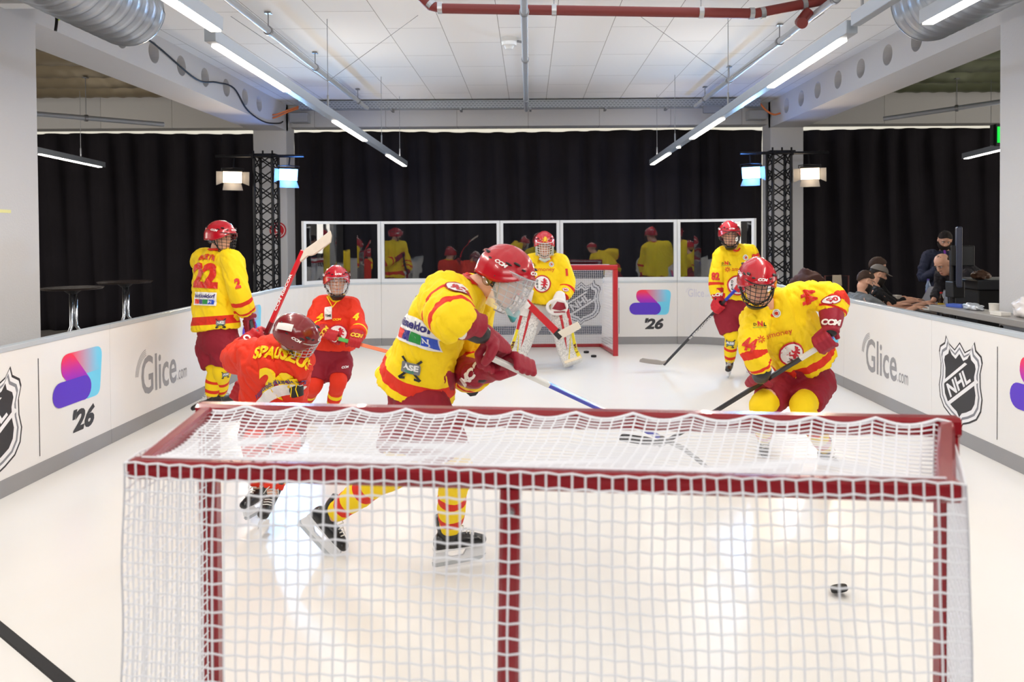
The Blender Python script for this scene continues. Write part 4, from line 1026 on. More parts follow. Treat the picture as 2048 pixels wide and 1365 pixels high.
def shorts(J, t, m=maroon, end=.82, r=(.145, .135, .125), seed=3, name='shorts'):
    k = J.get('k', 1.0); bm = bmesh.new(); S_ = (J['hr']-J['hl']).normalized(); up = (J['hem']-J['pel']); up = (J['chest']-J['pel']).normalized(); Fv = S_.cross(up).normalized()
    loft(bm, [(J['pel']+up*z*k, S_, Fv, a*k, b*k) for z, a, b in ((-.10, .15, .12), (-.02, .20, .15), (.08, .20, .15), (.16, .19, .14))], 22, 2.3)
    for s in 'lr':
        a, b = J['h'+s], J['k'+s]; p, rr = smoothpath([J['pel'].lerp(a, .7), a, a.lerp(b, .5), a.lerp(b, end)], [r[0]*k, r[0]*k, r[1]*k, r[2]*k], 4); tube(bm, p, rr, 18)
    me = evalmesh(bm, .0125*k, 4); folds(me, .007*k, (6, 6, 4), seed); return obj(name, me, m, t, smooth=True)
def sock(J, t, s, m, r=(.088, .086, .072, .070, .054), start=.72, seed=1):
    k = J.get('k', 1.0); h_, kn, an = J['h'+s], J['k'+s], J['a'+s]
    pts = [h_.lerp(kn, start), kn, kn.lerp(an, .3), kn.lerp(an, .6), kn.lerp(an, .94)]
    f = (kn-h_).normalized()-(an-kn).normalized()
    if f.length > .15: f.normalize(); pts[1] = pts[1]+f*.02*k
    p, rr = smoothpath(pts, [x*k for x in r], 8); bm = bmesh.new(); tube(bm, p, rr, 24)
    me = bpy.data.meshes.new('sock'); bmesh.ops.recalc_face_normals(bm, faces=bm.faces); bm.to_mesh(me); bm.free()
    set_tb(me, lambda c: seg_param(c, p)[1]); folds(me, .004*k, (9, 9, 9), seed)
    return obj('sock', me, m, t, smooth=True)
def skate(t, an, toe, up, k=1.0, bm_=None, holdm=holder, name='skate'):
    X = V3(toe).normalized(); Z = V3(up); Z = (Z-X*Z.dot(X)).normalized(); Y = Z.cross(X)
    q = lambda x, y, z: an+(X*x+Y*y+Z*z)*k
    bm = bmesh.new()
    tube(bm, [q(-.025, 0, .085), q(-.022, 0, .04), q(-.012, 0, -.01), q(.0, 0, -.06)], [.052*k, .050*k, .046*k, .040*k], 14)
    p, r = smoothpath([q(-.055, 0, -.045), q(0, 0, -.055), q(.07, 0, -.058), (q(.13, 0, -.066)), q(.165, 0, -.070)], [.038*k, .040*k, .040*k, .036*k, .024*k], 3); tube(bm, p, r, 14)
    ellipsoid(bm, q(.155, 0, -.068), (.032*k, .036*k, .026*k), Matrix((X, Y, Z)).transposed()); ellipsoid(bm, q(-.06, 0, -.05), (.030*k, .034*k, .045*k), Matrix((X, Y, Z)).transposed())
    me = evalmesh(bm, .0075*k, 2); o = obj(name, me, bm_ or boot, t, smooth=True)
    bm = bmesh.new()
    def ext(bm, prof, w):
        a = [bm.verts.new(q(x, -w, z)) for x, z in prof]; b = [bm.verts.new(q(x, w, z)) for x, z in prof]; n = len(prof)
        bm.faces.new(a); bm.faces.new(list(reversed(b)))
        for i in range(n): bm.faces.new((a[i], b[i], b[(i+1) % n], a[(i+1) % n]))
    ext(bm, [(-.085, -.088), (-.035, -.088), (-.025, -.115), (.0, -.128), (.06, -.128), (.075, -.105), (.08, -.090), (.165, -.092), (.175, -.10), (.170, -.135), (.160, -.146), (-.085, -.146), (-.098, -.135)], .009)
    ext(bm, [(-.09, -.078), (.17, -.084), (.165, -.094), (-.088, -.092)], .028)
    obj('blade_holder', bm, holdm, o, bevel=.002)
    bm = bmesh.new(); ext(bm, [(-.100, -.140), (-.098, -.160), (-.08, -.168), (.14, -.168), (.165, -.160), (.180, -.142)], .0018); obj('blade', bm, steelb, o)
    bm = bmesh.new()
    for i in range(6):
        x = .012+.017*i; z = .03-.013*i if i < 3 else -.012-.008*(i-3)
        w = .024
        tube(bm, [q(x+.016, -w, z-.005), q(x+.026, 0, z+.010), q(x+.014, w, z+.004)], .0035*k, 5)
    tube(bm, [q(.02, -.02, .05), q(.045, -.035, .035), q(.05, -.045, .0)], .003*k, 5); tube(bm, [q(.02, .02, .05), q(.045, .035, .03), q(.05, .045, .005)], .003*k, 5)
    obj('laces', bm, lace, o, smooth=True)
    bm = bmesh.new(); tube(bm, [q(.018, 0, .03), q(.022, 0, .075), q(.032, 0, .105)], [.02*k, .026*k, .024*k], 10, flat=.3); obj('tongue', bm, mat('grey_tongue', srgb(120, 122, 124), .7), o, smooth=True)
    return o
def glove(t, c, a, w, e, flip=1, m=gmar, k=1.0, txt='CCM', tcol=srgb(240, 235, 230), vox=.006, trim=None, gk=1.0):
    """padded hockey glove closed round a shaft: c grip point, a shaft direction towards the thumb, w wrist, e elbow"""
    k = k*1.17*gk; w = c+(w-c)*1.12*gk
    a = V3(a).normalized(); b = w-c; b = (b-a*b.dot(a)); b.normalize(); n = a.cross(b)*flip
    R = .038*k; bm = bmesh.new()
    pol = lambda ph, rr, o: c+(b*cos(radians(ph))+n*sin(radians(ph)))*rr+a*o
    for i, o in enumerate((.040, .013, -.014, -.040)):
        L = (1, 1.08, 1.0, .88)[i]
        P_ = [pol(28, R*1.35, o*k), pol(75, R*1.22, o*k), pol(78, R*1.18, o*k), pol(128, R*1.12, o*k), pol(132, R*1.1, o*k), pol(128+62*L, R*1.0, o*k)]
        tube(bm, P_, [.0155*k, .0175*k, .0125*k, .0165*k, .0125*k, .0145*k], 10)
        ellipsoid(bm, P_[-1], (.0145*k,)*3, None, 8, 6)
    tube(bm, [pol(8, R*1.5, .052*k), pol(-32, R*1.35, .066*k), pol(-70, R*1.15, .066*k), pol(-118, R*1.05, .06*k)], [.020*k, .021*k, .018*k, .014*k], 10)
    kn = pol(26, R*1.35, 0); ww = w
    d = (kn-ww).normalized(); sd = a; nn = d.cross(sd).normalized()
    loft(bm, [(ww+(kn-ww)*q, sd, nn, u*k, v*k) for q, u, v in ((0, .044, .034), (.35, .052, .036), (.45, .050, .030), (.55, .056, .034), (.95, .058, .028), (1.08, .05, .02))], 18, 3)
    f = (e-ww).normalized()
    s2 = (a-f*a.dot(f)); s2 = s2.normalized() if s2.length > .2 else f.orthogonal().normalized(); n2 = f.cross(s2)
    loft(bm, [(ww+f*x*k, s2, n2, u*k, v*k) for x, u, v in ((-.02, .046, .038), (.01, .046, .038), (.02, .054, .046), (.06, .062, .054), (.105, .068, .060), (.11, .06, .052))], 18, 2.6)
    me = evalmesh(bm, vox*k, 1); o = obj('glove', me, m, t, smooth=True)
    if txt:
        cc = ww+f*.045*k; N = (V3(cam.location)-cc).normalized(); U = -f if abs(f.z) > 0 else f
        U = f if f.z > 0 else -f
        p = Print(); p.text(txt, 0, 0, .10*k, .034*k, tcol, shear=.2, bold=.06); onto(o, 0, 0, N, U, p, 'lettering', .02, .003, c=cc, rng=.15)
    if trim:
        bm = bmesh.new(); cc = ww+f*.110*k; tube(bm, [cc+(s2*cos(x)*.066+n2*sin(x)*.058)*k for x in [2*pi*q/20 for q in range(20)]], .004*k, 6, closed=True, cap=False); obj('cuff_trim', bm, trim, o, smooth=True)
    return o
def stick(label, top_, heel, blade_dir, shaftm, bladem, tape=None, txt=None, blade_len=.30, curve=.03, tapelen=.14, up=None, bh=.075, tcol=srgb(235, 235, 235), txtat=.6, txtlen=.3, extra=None):
    top_ = V3(top_); heel = V3(heel); d = (heel-top_).normalized(); L = (heel-top_).length
    t = thing('hockey_stick', label, 'hockey stick', tuple(heel)); b = V3(blade_dir).normalized()
    nrm = d.cross(b).normalized(); wdt = nrm.cross(d).normalized()
    def sh(u0, u1, w, th, m, nm, par):
        bm = bmesh.new(); rings = []
        for u in (u0, u1):
            q = top_+d*u; rings.append([q+wdt*x*w+nrm*y*th for x, y in ((-1, -.7), (-.8, -1), (.8, -1), (1, -.7), (1, .7), (.8, 1), (-.8, 1), (-1, .7))])
        ringloft(bm, rings); return obj(nm, bm, m, par)
    s_ = sh(0, L, .015, .010, shaftm, 'shaft', t)
    if tape: sh(-.01, tapelen, .0165, .0115, tape, 'grip_tape', t)
    if extra: 
        for (u0, u1, m_) in extra: sh(u0*L, u1*L, .0158, .0108, m_, 'shaft_band', s_)
    upv = (nrm.cross(b)).normalized()
    if upv.dot(-d) < 0: upv = -upv
    bm = bmesh.new(); rings = []
    for i in range(11):
        u = i/10; q = heel+b*(blade_len*u-.03*(u < .01))+nrm*(curve*u*u); h = bh*(.55+.45*min(1, u*4))*(1 if u < .9 else 1-(u-.9)*5); th = .008-.004*u
        if i == 0: q = heel-d*.05; h = .03
        o0 = upv*0; rings.append([q-nrm*th, q+nrm*th, q+nrm*th+upv*h, q-nrm*th+upv*h])
    ringloft(bm, rings); obj('blade', bm, bladem, t, bevel=.003, smooth='auto')
    if txt:
        N = nrm if nrm.dot(V3(cam.location)-heel) > 0 else -nrm
        o_ = wdt
        N2 = max((nrm, -nrm, wdt, -wdt), key=lambda v: v.dot((V3(cam.location)-top_).normalized())); side = d.cross(N2)
        hgt = .022 if abs(N2.dot(nrm)) > .9 else .015; R_ = d if d.x > 0 else -d; U_ = N2.cross(R_)
        offd = .0105 if abs(N2.dot(nrm)) > .9 else .0155; c = top_+d*(L*txtat)
        p = Print(); p.text(txt, 0, 0, txtlen, hgt, tcol, bold=.04); p.build('lettering', lambda x, y, o: c+R_*x+U_*y+N2*(offd+o), 1, s_)
    return t
def hair_cap(H, t, m, lim=None, r=(.086, .104, .104), seed=0, name='hair', zo=.022, yo=-.008):
    lim = lim or (lambda a: 52*max(0, cos(a))**2+84*abs(sin(a))**2+128*max(0, -cos(a))**2)
    bm = shell(H, r[0], r[1], r[2], yo, zo, lim, lambda a, q, x, y, z: .05*noise.noise(V3((x*60, y*60, z*60+seed)))+.03*noise.noise(V3((x*25, y*25, seed))), 48, 18)
    o = obj(name, bm, m, t, smooth=True); s_ = o.modifiers.new('s', 'SOLIDIFY'); s_.thickness = .012; s_.offset = -1; return o
def player_root(label, x, y): return thing('person', label, 'person', (x, y, 0))
# ------------------------------------------------------------------ players
UPV = V3((0, 0, 1))
red_txt = srgb(214, 40, 26); whitetape = mat('white_tape', srgb(225, 225, 222), .8); blacktape = mat('black_tape', srgb(30, 30, 32), .8)
def sponsor(p, w=.30, pre='düsseldorf', L=0):
    """white patch with the town lettering over four coloured squares"""
    p.poly([(-w/2, -w*.24), (w/2, -w*.24), (w/2, w*.24), (-w/2, w*.24)], srgb(240, 240, 240), L)
    p.text(pre, .0, w*.11, w*.92, w*.15, srgb(50, 40, 120), L+1, bold=.03)
    for i, c in enumerate((srgb(225, 50, 40), srgb(40, 40, 130), srgb(30, 140, 60), srgb(40, 80, 200))):
        x = -w*.44+i*w*.22; p.poly([(x, -w*.19), (x+w*.21, -w*.19), (x+w*.21, -w*.02), (x, -w*.02)], c, L+1)
    x = -w*.44+3*w*.22; p.text('N', x+w*.07, -w*.10, w*.1, w*.1, srgb(235, 235, 240), L+2, bold=.03)
def ase(p, w=.1, L=0):
    for s in (-1, 1):
        p.poly([(-s*w*.5, -w*.42), (-s*w*.42, -w*.48), (s*w*.5, w*.42), (s*w*.42, w*.48)], srgb(30, 30, 32), L)
        p.poly([(-s*w*.5, -w*.42), (-s*w*.42, -w*.50), (-s*w*.2, -w*.46), (-s*w*.2, -w*.36)], srgb(30, 30, 32), L)
    p.poly(rpoly([(-w*.42, -w*.2), (w*.42, -w*.2), (w*.42, w*.28), (-w*.42, w*.28)], w*.08), srgb(120, 122, 126), L+1)
    p.text('ASE', 0, w*.08, w*.7, w*.26, srgb(235, 235, 235), L+2, bold=.05); p.text('NET', 0, -w*.12, w*.4, w*.1, srgb(60, 150, 120), L+2, bold=.05)
def smoney(p, w=.3, cx=0, cy=0, L=0, rot=0, c=srgb(214, 60, 20)):
    k = w
    for i in range(8):
        a = 2*pi*i/8+rot; x, y = cx-k*.38, cy; p.poly(capsule(x+cos(a)*k*.04, y+sin(a)*k*.04, x+cos(a)*k*.09, y+sin(a)*k*.09, k*.013, 4), c, L)
    p.text('smoney', cx+k*.13, cy-k*.01, k*.72, k*.15, c, L, rot=0, bold=.0)
def dnl(p, cx, cy, w, L=0):
    p.text('N', cx, cy, w*.4, w*.42, red_txt, L, bold=.05); p.text('D', cx-w*.42, cy-w*.08, w*.22, w*.24, BLK, L, bold=.03); p.text('L', cx+w*.38, cy-w*.05, w*.2, w*.28, BLK, L, bold=.04)
    p.poly([(cx-w*.6, cy-w*.32), (cx+w*.5, cy-w*.26), (cx+w*.5, cy-w*.30), (cx-w*.6, cy-w*.36)], srgb(90, 160, 90), L)
def badge(p, cx, cy, r, L=0): p.poly(circ(cx, cy, r), srgb(240, 240, 240), L).poly(circ(cx, cy, r*.7), srgb(80, 130, 120), L+1).poly(circ(cx, cy, r*.6), srgb(245, 240, 235), L+2).poly(circ(cx, cy, r*.4), srgb(200, 50, 30), L+3)
def armlogo(p, r=.05, L=0):
    p.poly(circ(0, 0, r, 20, r*.6), srgb(180, 20, 40), L).poly(circ(0, 0, r*.88, 20, r*.5), srgb(242, 240, 240), L+1).text('90', 0, 0, r*1.1, r*.6, srgb(190, 30, 50), L+2, bold=.05)
def kit(J, label, jm, sm, seed, wire=cageblk, shellm=helred, gm=gmar, sk=True, amp=.011, vox=.0115, trim=None, visor=False, grip=None, send=.82, gtx='CCM', gtc=srgb(240, 235, 230), cup=True, bodyvox=.009):
    t = player_root(label, J['pel'].x, J['pel'].y); k = J.get('k', 1.0)
    body(J, t, vox=bodyvox); face_parts(J['H'], t)
    he = helmet(J['H'], t, shellm, wire, visor=visor, cup=cup)
    js = jersey(J, t, jm, vox=vox, amp=amp, seed=seed); sh = shorts(J, t, end=send, seed=seed+2, r=J.get('shr', (.135, .128, .12)))
    so = {}
    for s in 'lr':
        so[s] = sock(J, t, s, sm, seed=seed)
        toe, upd = J['toe'+s]; skate(t, J['a'+s], toe, upd, k)
        if 'g'+s in J: c, a, fl_ = J['g'+s]; glove(t, c, a, J['w'+s], J['e'+s], fl_, gm, k, trim=trim, txt=gtx, tcol=gtc, gk=J.get('gk', 1.0))
    for s in 'lr':
        bm = bmesh.new(); limb(bm, [J['e'+s].lerp(J['w'+s], .45), J['w'+s]], [.052*k, .046*k], 12); obj('elbow_pad_dark_gap', bm, blk, t, smooth=True)  # added black tube standing in for the dark sleeve opening, covers the forearm
    return t, js, sh, so, he
def wrist(J, s, c, k=1.0, off=.085):
    d = (J['e'+s]-c).normalized(); return c+d*off*k
# --- player in the middle, bending over his stick, back foot kicked out
J = dict(gk=1.15, H=HeadF(P(1011, 553, 3.60), (.74, -.52, -.42), (.40, -.05, .9), 1.04), neck=P(951, 572, 3.66), chest=P(888, 628, 3.66), mid=P(850, 705, 3.72), hem=P(830, 772, 3.76), hs=(.34, -.92, -.12), hemsize=(.235, .200),
         sr=P(893, 602, 3.44), sl=P(945, 605, 3.86), er=P(904, 640, 3.20), el=P(930, 735, 4.02), cr=P(922, 658, 3.19), pel=P(838, 795, 3.76), hr=P(846, 815, 3.62), hl=P(828, 812, 3.90),
         kr=P(908, 940, 3.58), kl=P(792, 935, 3.78), ar=P(900, 1062, 3.80), al=P(664, 1030, 3.98), arm=(.12, .125, .105, .088), front=(.9, .3, -.4))
top_ = P(975, 712, 3.36); heel = P(1372, 900, 4.42); sd_ = (heel-top_).normalized()
gr = top_+sd_*.05; gl = top_+sd_*.20; J['wr'] = P(962, 668, 3.28); J['wl'] = P(965, 748, 3.60)
J['cl'] = J['el'].lerp(J['wl'], .72)
J['gr'] = (gr, -sd_, 1); J['gl'] = (gl, -sd_, -1)
J['toer'] = ((.93, .32, .03), (-.05, .05, 1)); J['toel'] = ((.62, -.10, -.62), (.70, .0, .66))
t, js, sh, so, he = kit(J, 'person in yellow jersey bending right over a blue stick in the foreground', yjf, ys, 1, wire=chromew, amp=.010, vox=.0095, trim=mat('orange_trim', srgb(230, 140, 30), .6), visor=True, cup=False, bodyvox=.008)
p = Print(); sponsor(p, .26); onto(js, 826, 662, (-.55, -.80, .25), (.30, .1, .95), p, 'sponsor_patch', .02, .004)
p = Print(); ase(p, .11); onto(js, 822, 738, (-.2, -1, 0), (.2, 0, 1), p, 'patch', .02, .004)
p = Print(); armlogo(p, .052); onto(js, 915, 578, (-.2, -.9, .4), (.3, 0, .9), p, 'sleeve_badge', .02, .004)
p = Print(); p.text('4', 0, 0, .09, .11, red_txt, bold=.06); onto(js, 934, 556, (.1, -.6, .8), (-.3, .2, .9), p, 'sleeve_number', .02, .004)
bm = bmesh.new(); H = J['H']                                   # teal painted cage chin
tube(bm, [H(-.05, .115, -.115), H(0, .135, -.150), H(.05, .115, -.115)], [.010, .016, .010], 8); obj('chin_guard', bm, mat('teal_white_paint', srgb(60, 160, 165), .4), he, smooth=True)
hair_cap(J['H'], t, mat('blond_hair', srgb(170, 130, 90), .8), lambda a: 20+120*max(0, -cos(a))**2, r=(.092, .118, .104), seed=2, zo=.0)
stick('blue hockey stick with white grip held by the foreground player', top_, heel, (.75, .35, -.55), mat('blue_shaft', srgb(36, 50, 176), .3, coat=.3), blacktape, whitetape, 'HYPERLITE', tapelen=.42, txtat=.62, txtlen=.30, extra=[(.82, 1, blk)])
# --- player 44 at the right
J = dict(H=HeadF(P(1514, 562, 5.0), (-.08, -.90, -.42), (.02, -.42, .9), 1.06), neck=P(1537, 612, 5.16), chest=P(1562, 642, 5.26), mid=P(1588, 685, 5.38), hem=P(1609, 722, 5.48), hs=(-.98, .12, .10), hemsize=(.235, .17),
         sr=P(1512, 638, 5.16), sl=P(1600, 596, 5.22), er=P(1505, 698, 4.98), el=P(1664, 596, 5.10), cr=P(1524, 738, 4.98), cl=P(1663, 628, 5.05), pel=P(1611, 745, 5.52), hr=P(1578, 765, 5.5), hl=P(1640, 765, 5.52),
         kr=P(1525, 812, 5.25), kl=P(1606, 815, 5.18), ar=P(1528, 880, 5.80), al=P(1652, 900, 5.60), arm=(.115, .11, .095, .082), shr=(.12, .118, .112), front=(-.1, -.9, -.3))
top_ = P(1662, 680, 4.98); heel = P(1318, 893, 5.66); sd_ = (heel-top_).normalized()
J['gl'] = (top_+sd_*.04, -sd_, 1); J['gr'] = (P(1519, 768, 5.27), -sd_, -1)
L0 = (P(1519, 768, 5.27)-top_).length; J['gr'] = (top_+sd_*L0, -sd_, -1)
J['wl'] = P(1661, 662, 4.98); J['wr'] = P(1520, 752, 5.10)
J['toer'] = ((-.2, -.97, -.05), (.05, -.1, 1)); J['toel'] = ((.15, -.98, -.05), (0, -.1, 1))
t, js, sh, so, he = kit(J, 'person in yellow jersey 44 leaning towards the camera at the right', yj, ys, 4, amp=.014, vox=.011, bodyvox=.008)
p = Print(); deg(p, 0, 0, .085, txt=False); onto(js, 1583, 708, (-.2, -1, .1), (.1, 0, 1), p, 'club_crest', .02, .004)
p = Print(); smoney(p, .24); onto(js, 1549, 671, (-.3, -1, .1), (-.25, 0, 1), p, 'sponsor_lettering', .02, .004)
p = Print(); dnl(p, 0, 0, .08); onto(js, 1520, 648, (-.2, -1, .2), (-.05, 0, 1), p, 'league_badge', .02, .004)
p = Print(); badge(p, 0, 0, .028); onto(js, 1553, 627, (-.2, -1, .2), (-.05, 0, 1), p, 'round_badge', .02, .004)
p = Print(); p.text('44', 0, 0, .085, .085, red_txt, bold=.06); onto(js, 1498, 690, (-.5, -1, .1), (.25, 0, 1), p, 'sleeve_number', .02, .004)
p = Print(); p.text('44', 0, 0, .10, .085, red_txt, bold=.06); onto(js, 1617, 592, (0, -1, .5), (.85, -.2, .35), p, 'sleeve_number', .02, .004)
p = Print(); armlogo(p, .05); onto(js, 1665, 600, (.2, -1, .2), (-.2, 0, 1), p, 'sleeve_badge', .02, .004)
p = Print(); p.text('CCM', 0, 0, .085, .02, srgb(240, 240, 240), bold=.05, shear=.2); onto(sh, 1634, 737, (0, -1, 0), (0, 0, 1), p, 'lettering', .02, .005)
bm = bmesh.new(); limb(bm, [P(1663, 626, 5.05), P(1661, 650, 5.0)], [.06, .052], 14); obj('elbow_pad_dark_gap', bm, blk, t, smooth=True)
bm = bmesh.new(); limb(bm, [P(1524, 740, 4.98), P(1521, 752, 5.05)], [.062, .058], 14); obj('elbow_pad_dark_gap', bm, blk, t, smooth=True)
stick('black hockey stick with white butt held low by player 44', top_, heel, (-.85, .2, .02), mat('black_shaft', srgb(34, 34, 38), .3, coat=.3), blacktape, whitetape, None, tapelen=.24)
# --- player 22 standing at the left, back to the camera
J = dict(H=HeadF(P(442, 474, 7.0), (.92, -.34, -.14), (.08, 0, 1), 1.06), neck=P(434, 500, 7.02), chest=P(430, 540, 7.04), mid=P(429, 600, 7.02), hem=P(432, 660, 7.0), hs=(.90, -.42, 0), hemsize=(.235, .175),
         sr=P(463, 524, 6.92), sl=P(405, 522, 7.16), er=P(477, 583, 6.86), el=P(420, 585, 7.42), pel=P(436, 684, 7.0), hr=P(453, 692, 6.96), hl=P(420, 692, 7.08),
         kr=P(445, 740, 6.96), kl=P(432, 742, 7.0), ar=P(440, 789, 7.14), al=P(422, 794, 7.02), arm=(.105, .105, .098, .088), front=(.4, .9, 0))
top_ = P(480, 545, 7.05); heel = P(545, 838, 6.95); sd_ = (heel-top_).normalized()
J['gl'] = (P(484, 563, 7.04), -sd_, 1); J['gr'] = (top_+sd_*.50, -sd_, -1); g_ = J['gr'][0]
J['wl'] = P(466, 575, 7.18); J['wr'] = g_+(J['er']-g_).normalized()*.09; J['cr'] = J['er'].lerp(J['wr'], .85)
J['toer'] = ((.45, .9, 0), (0, 0, 1)); J['toel'] = ((-.82, -.5, -.12), (-.1, 0, 1))
t, js, sh, so, he = kit(J, 'person in yellow jersey 22 standing with back turned at the left boards', yj, ys, 8)
Nb = (-.42, -.9, .1)
p = Print(); p.text('BURYM', 0, .158, .19, .052, red_txt, bold=.04, arc=.012); onto(js, 407, 551, Nb, (.02, 0, 1), p, 'back_name', .02, .006)
p = Print(); p.text('22', 0, 0, .29, .23, red_txt, bold=.055); onto(js, 407, 551, Nb, (.02, 0, 1), p, 'back_number', .02, .004)
p = Print(); sponsor(p, .25, 'bit düsseldorf'); onto(js, 407, 598, Nb, (0, 0, 1), p, 'sponsor_patch', .02, .004)
p = Print(); ase(p, .09); onto(js, 441, 647, (.1, -1, 0), (0, 0, 1), p, 'patch', .02, .004)
p = Print(); p.text('2', 0, 0, .05, .09, red_txt, bold=.06); onto(js, 475, 567, (.4, -1, 0), (-.15, 0, 1), p, 'sleeve_number', .02, .004)
p = Print(); ase(p, .07); onto(so['r'], 451, 750, (.6, -1, 0), (-.1, 0, 1), p, 'patch', .02, .003)
stick('dark hockey stick held upright by the player in 22', top_, heel, (.8, .3, -.1), mat('dark_shaft', srgb(40, 42, 50), .3), blacktape, blacktape)
# --- boy in orange facing the camera
k = .88
J = dict(k=k, H=HeadF(P(673, 562, 6.72), (.36, -.92, -.08), (0, 0, 1), .98), neck=P(673, 592, 6.80), chest=P(671, 622, 6.82), mid=P(667, 660, 6.82), hem=P(664, 698, 6.82), hs=(-1, .05, 0), hemsize=(.235, .17),
         sr=P(645, 612, 6.80), sl=P(701, 613, 6.84), er=P(628, 650, 6.68), el=P(717, 655, 6.72), pel=P(660, 712, 6.84), hr=P(641, 722, 6.82), hl=P(680, 722, 6.86),
         kr=P(628, 770, 6.72), kl=P(676, 765, 6.70), ar=P(612, 806, 7.05), al=P(664, 818, 6.86), arm=(.10, .10, .09, .082), front=(0, -1, 0), collarm=mat('yellow_collar', YEL, .8))
top_ = P(646, 670, 6.46); heel = P(905, 738, 6.5); sd_ = (heel-top_).normalized()
J['gr'] = (top_+sd_*.07, sd_, 1); J['gl'] = (top_+sd_*.28, -sd_, -1)
for s in 'rl': J['w'+s] = wrist(J, s, J['g'+s][0], k); J['c'+s] = J['e'+s].lerp(J['w'+s], .62)
J['toer'] = ((-.2, -.95, 0), (0, 0, 1)); J['toel'] = ((.25, -.95, 0), (0, 0, 1))
ogl = mat('red_yellow_glove', srgb(178, 20, 30), .6, bump=.25, bscale=60)
t, js, sh, so, he = kit(J, 'small person in orange jersey facing the camera behind the crouching one', oj, os_, 12, wire=chromew, gm=ogl, gtc=srgb(240, 200, 40), trim=mat('yellow_trim', YEL, .7))
p = Print(); p.poly([(-.085, .13), (-.02, .14), (-.015, .03), (-.08, .02)], srgb(235, 235, 235)); p.text('TIME', -.048, .06, .055, .02, BLK, 1, bold=.04); p.text('CCM', .025, .025, .07, .018, YEL, shear=.2, bold=.04)
onto(js, 668, 645, (0, -1, 0), (0, 0, 1), p, 'chest_print', .02, .004)
p = Print(); deg(p, 0, 0, .085, 0, False); onto(js, 675, 668, (0, -1, 0), (0, 0, 1), p, 'club_crest', .02, .004)
for px, c_ in ((641, '4'), (712, '4')): p = Print(); p.text(c_, 0, 0, .05, .06, YEL, bold=.06); onto(js, px, 634, (0, -1, 0), (0, 0, 1), p, 'sleeve_number', .02, .004)
bm = bmesh.new(); n0 = J['neck']; tube(bm, [n0+V3((-.07, -.10, .0))*k, n0+V3((.0, -.165, -.10))*k, n0+V3((.07, -.10, .0))*k], .006, 6); obj('collar_trim', bm, mat('yellow_trim', YEL, .7), js)
p = Print(); p.text('CCM', 0, 0, .06, .018, srgb(240, 240, 240), shear=.2, bold=.05); onto(sh, 690, 735, (.3, -1, 0), (0, 0, 1), p, 'lettering', .02, .005)
stick('orange hockey stick with green band held by the small orange player', top_, heel, (.7, -.1, -.6), mat('orange_shaft', srgb(236, 120, 70), .35), blacktape, None, None, extra=[(.12, .24, mat('green_band', srgb(60, 170, 60), .4))])
# --- crouching player in orange, back to the camera
k = .93
J = dict(k=k, H=HeadF(P(594, 672, 4.34), (.80, .10, -.52), (.42, -.38, .82), .90), neck=P(578, 702, 4.40), chest=P(552, 728, 4.45), mid=P(548, 765, 4.55), hem=P(548, 805, 4.62), hs=(1, .05, -.05), hemsize=(.20, .17),
         sr=P(592, 728, 4.40), sl=P(502, 712, 4.52), er=P(590, 768, 4.62), el=P(474, 716, 4.72), pel=P(552, 815, 4.66), hr=P(575, 830, 4.66), hl=P(528, 830, 4.68),
         kr=P(570, 895, 4.38), kl=P(512, 892, 4.45), ar=P(545, 985, 4.28), al=P(518, 972, 4.50), arm=(.10, .11, .10, .09), front=(.1, .8, -.6), collarm=mat('yellow_collar', YEL, .8))
top_ = P(476, 796, 4.86); heel = P(606, 502, 4.80); sd_ = (heel-top_).normalized()
J['gl'] = (top_+sd_*.40, sd_, 1); J['gr'] = (top_+sd_*.05, sd_, -1)
J['wl'] = P(515, 672, 4.76); J['wr'] = P(500, 785, 4.84); J['cl'] = J['el'].lerp(J['wl'], .5)
J['er'] = P(560, 790, 4.86); J['cr'] = J['er'].lerp(J['wr'], .6)
J['toer'] = ((.12, -.97, -.12), (.35, 0, .94)); J['toel'] = ((-.25, -.95, 0), (-.1, 0, 1))
t, js, sh, so, he = kit(J, 'person in orange jersey crouching with back to the camera, stick raised', oj, os_, 16, wire=chromew, shellm=heldark, gm=ogl, amp=.015, vox=.0105)
p = Print(); p.text('SPAUSZUS', 0, .085, .35, .072, YEL, bold=.045, arc=.03); onto(js, 556, 750, (-.05, -.9, .42), (.22, .1, 1), p, 'back_name', .02, .004)
p = Print(); p.text('29', .0, -.045, .22, .13, YEL, bold=.06); onto(js, 556, 750, (-.05, -.9, .42), (.22, .1, 1), p, 'back_number', .02, .004)
p = Print()
for i in range(12):
    a0 = -.17+.34*i/12; a1 = -.17+.34*(i+1)/12; f0 = -.9*a0*a0*2; f1 = -.9*a1*a1*2
    p.poly([(a0, f0-.032), (a1, f1-.032), (a1, f1+.030), (a0, f0+.030)], srgb(238, 238, 238))
p.text('hauptstadt düsseldorf', 0, -.0, .32, .034, srgb(60, 50, 120), 1, arc=.045, bold=.02); p.poly([(-.165, -.075), (-.125, -.07), (-.135, -.045), (-.16, -.05)], srgb(50, 120, 210), 1)
onto(js, 556, 782, (-.05, -1, .15), (-.28, 0, 1), p, 'sponsor_band', .02, .004)
p = Print(); p.text('CCM', 0, 0, .10, .024, YEL, shear=.2, bold=.04, arc=-.01); onto(js, 577, 702, (.1, -.8, .6), (.1, .5, 1), p, 'lettering', .02, .004)
bm = bmesh.new(); c_ = P(592, 776, 4.40); tube(bm, [c_+V3((-.01, .02, .045)), c_, c_+V3((.01, 0, -.05))], [.036, .044, .035], 12)
bh_ = obj('hip_pad', bm, mat('black_yellow_pad', srgb(34, 36, 34), .6, bump=.4, bscale=30), t, smooth=True)
bm = bmesh.new()
